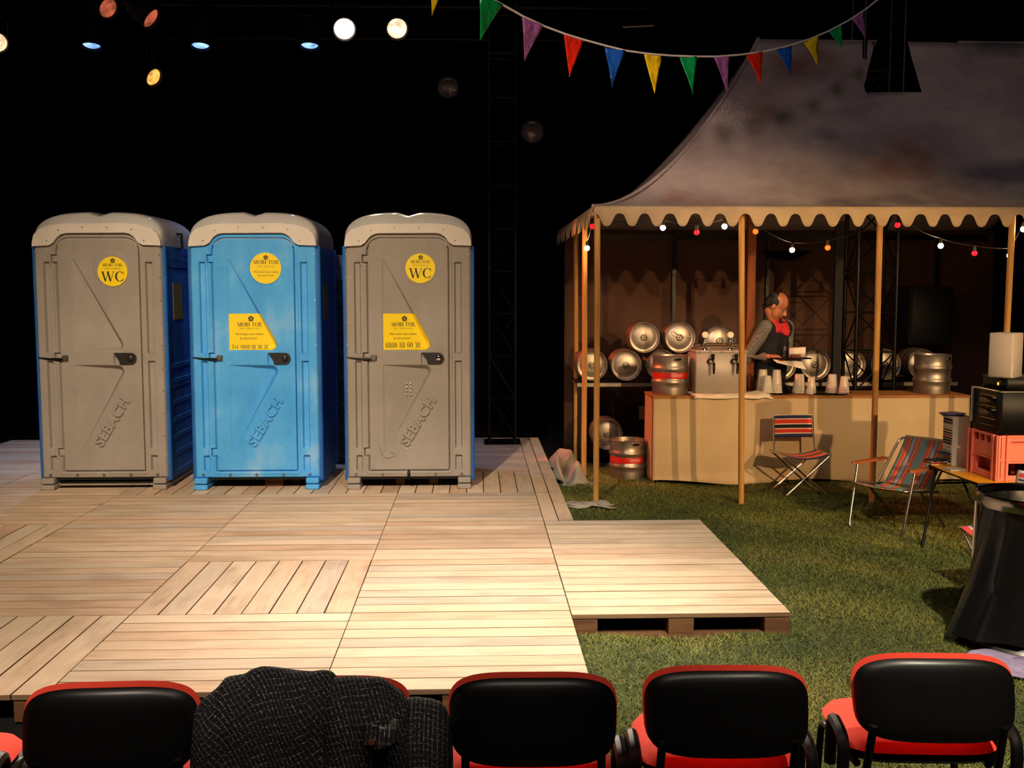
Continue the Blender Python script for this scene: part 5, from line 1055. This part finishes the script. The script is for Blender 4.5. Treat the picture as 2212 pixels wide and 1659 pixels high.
def hand(b, wr, d, dn, sp):
    # palm along d, fingers curl towards dn, spread along sp
    d, dn, sp = d.normalized(), dn.normalized(), sp.normalized(); pc = wr + d * 0.05
    for k in range(4):
        o_ = (k - 1.5) * 0.0205; base = wr + d * 0.088 + sp * o_; L = (0.040, 0.046, 0.043, 0.034)[k]
        limb(b, [wr + d * 0.02 + sp * o_ * 0.7, base], [0.018, 0.0145], 10)
        limb(b, [base, base + (d * 0.75 + dn * 0.6).normalized() * L, base + (d * 0.75 + dn * 0.6).normalized() * L + (d * 0.15 + dn).normalized() * L * 0.8, base + (d * 0.75 + dn * 0.6).normalized() * L + (d * 0.15 + dn).normalized() * L * 0.8 + (dn - d * 0.5).normalized() * L * 0.5], [0.0105, 0.0098, 0.009, 0.0082], 10)
    limb(b, [wr + d * 0.025 - sp * 0.025, wr + d * 0.06 - sp * 0.05 + dn * 0.02, wr + d * 0.095 - sp * 0.045 + dn * 0.035], [0.016, 0.0125, 0.0105], 10)
hd = (aty(1685, 769, 10.76) - wri); hand(b, wri, hd, Vector((0.25, -0.15, -1)), Vector((0.25, -0.9, -0.1)))
hand(b, wri2, Vector((-0.1, -0.7, 0.05)), Vector((-0.3, -0.2, 0.7)), Vector((-1, 0.1, 0)))
body = remesh(b, 'body', 'skin', man, 0.0058, 3)
for s in (1, -1):
    MB().ball(H(0.0835, 0.033 * s, -0.006), 0.0105, 12, 8).build('eye', 'eye_white', man, 'world'); MB().ball(H(0.0915, 0.033 * s, -0.010), 0.0052, 10, 6).build('iris', 'hair', man, 'world')
    MB().tube([H(0.092, 0.014 * s, 0.022), H(0.096, 0.034 * s, 0.026), H(0.082, 0.056 * s, 0.020)], [0.004, 0.006, 0.003], 6).build('eyebrow', 'hair', man, 'world')
b = MB()
for s in (1, -1):
    for p, r in (((-0.04, 0.066, 0.03), (0.05, 0.028, 0.055)), ((-0.075, 0.055, 0.0), (0.045, 0.035, 0.06)), ((-0.01, 0.074, 0.03), (0.035, 0.018, 0.04)), ((-0.055, 0.045, 0.075), (0.05, 0.035, 0.04))): b.ball(H(p[0], p[1] * s, p[2]), r, 14, 10, hq)
b.ball(H(-0.095, 0, 0.01), (0.04, 0.07, 0.075), 14, 10, hq); b.ball(H(-0.09, 0, -0.06), (0.04, 0.05, 0.04), 14, 10, hq); b.ball(H(-0.04, 0, 0.105), (0.05, 0.05, 0.022), 14, 10, hq)
remesh(b, 'hair', 'hair', man, 0.006, 2)
b = MB(); limb(b, [W(0, -0.02, 1.02), W(0, 0.0, 1.16), W(0, 0.03, 1.40), W(0, 0.055, 1.53)], [0.155, 0.15, 0.17, 0.135], 20)
for s in (1, -1): limb(b, [W(0.05 * s, 0.02, 1.42), W(0.165 * s, 0.06, 1.565)], [0.13, 0.088], 16); limb(b, [W(0.06 * s, 0, 1.0), W(0.08 * s, 0.02, 1.35)], [0.13, 0.13], 16)
b.tube([W(0.095 * math.cos(2 * PI * i / 20), 0.055 + 0.09 * math.sin(2 * PI * i / 20), 1.615 - 0.05 * max(0, math.sin(2 * PI * i / 20))) for i in range(20)], 0.034, 10, closed=True)
b.box(W(0, 0, 0.9), (0.34, 0.30, 0.1), Matrix.Rotation(math.atan2(fd.y, fd.x), 3, 'Z'))
vest = remesh(b, 'vest', 'vest', man, 0.011, 4)
for s, m_ in ((1, 'check_shirt'), (-1, 'check_shirt')):
    b = MB(); e_, w_ = (elb, wri) if s > 0 else (elb2, wri2); limb(b, [W(0.185 * s, 0.06, 1.575), e_, e_.lerp(w_, 0.80)], [0.084, 0.064, 0.045], 16); remesh(b, 'shirt_sleeve', m_, man, 0.008, 3)
b = MB()
for s in (1, -1): limb(b, [W(0.09 * s, -0.02, 0.95), W(0.10 * s, 0.02, 0.50), W(0.10 * s, -0.02, 0.10)], [0.115, 0.078, 0.065], 16)
remesh(b, 'trousers', 'trouser', man, 0.012, 3)
b = MB(); nk = W(0, 0.070, 1.588)
for k, (r, z, t_) in enumerate(((0.078, 0.05, 0.022), (0.088, 0.015, 0.026), (0.098, -0.02, 0.026))):
    b.tube([nk + rs_ * (r * math.cos(2 * PI * i / 24)) + fd * (r * 1.05 * math.sin(2 * PI * i / 24) + 0.02 - 0.02 * k * 0) + Vector((0, 0, z - 0.045 * max(0, math.sin(2 * PI * i / 24)) + 0.012 * math.sin(i * 1.7 + k))) for i in range(24)], t_, 10, closed=True)
for dx in (-0.02, 0.02): limb(b, [nk + fd * 0.10 + rs_ * dx + Vector((0, 0, -0.02)), nk + fd * 0.135 + rs_ * dx * 0.4 + Vector((0, 0, -0.085))], [0.034, 0.018], 10)
remesh(b, 'neck_scarf', 'scarf', man, 0.008, 2)
for r0, z0, z1 in ((-0.125, 1.48, 1.20), (0.02, 1.38, 1.20)): MB().rbox(W(r0, 0.178 if r0 > -0.1 else 0.14, (z0 + z1) / 2), (0.03, 0.05, z0 - z1), 0.008, Matrix.Rotation(math.atan2(fd.y, fd.x) + PI / 2, 3, 'Z')).build('vest_trim', 'check_shirt', man, 'world')
# paper things in his hands
pp = aty(1718, 768, 10.73)
tag(MB().rbox((0, 0, 0), (0.34, 0.2, 0.012), 0.004, Matrix.Rotation(R(10), 3, 'Z')).build('dark_clipboard', 'black_plastic', loc=(pp.x - 0.02, 10.75, 1.262)), 'dark flat board held by the person behind the bar', 'board')
def rollf(u, v):
    a = PI * (0.05 + 0.95 * v); return Vector((pp.x - 0.075 + 0.17 * u + 0.03 * v, 10.745 - 0.05 * math.cos(a) , 1.272 + 0.105 * math.sin(a) ** 0.6 * (0.9 + 0.1 * u)))
tag(MB().grid(rollf, 10, 14).build('folded_paper', 'paper', solid=0.008), 'folded white paper standing on the board held by the person', 'paper')
def sheetf(u, v): return Vector((pp.x - 0.235 + 0.31 * u + 0.03 * (1 - v), 10.68 + 0.05 * v, 1.25 - 0.02 * u - 0.085 * (1 - v) * (0.35 + 0.65 * u)))
tag(MB().grid(sheetf, 12, 8).build('paper_sheet', 'paper', solid=0.003), 'loose white paper sheet hanging below the dark board', 'paper')

# thin metal batten hanging above the bunting
q0, q1 = aty(1345, 58, 10.4), aty(1412, 55, 10.4)
bt = thing('lighting_batten', 'thin bright metal batten hanging above the middle of the bunting', 'batten', tuple((q0 + q1) / 2))
MB().cyl(q0, q1, 0.010, n=8).build('bar', 'aluminium', bt, 'world')
for q in (q0.lerp(q1, 0.1), q0.lerp(q1, 0.9)): MB().cyl(q, (q.x, q.y, 8.5), 0.003, n=6).build('wire', 'black_steel', bt, 'world')
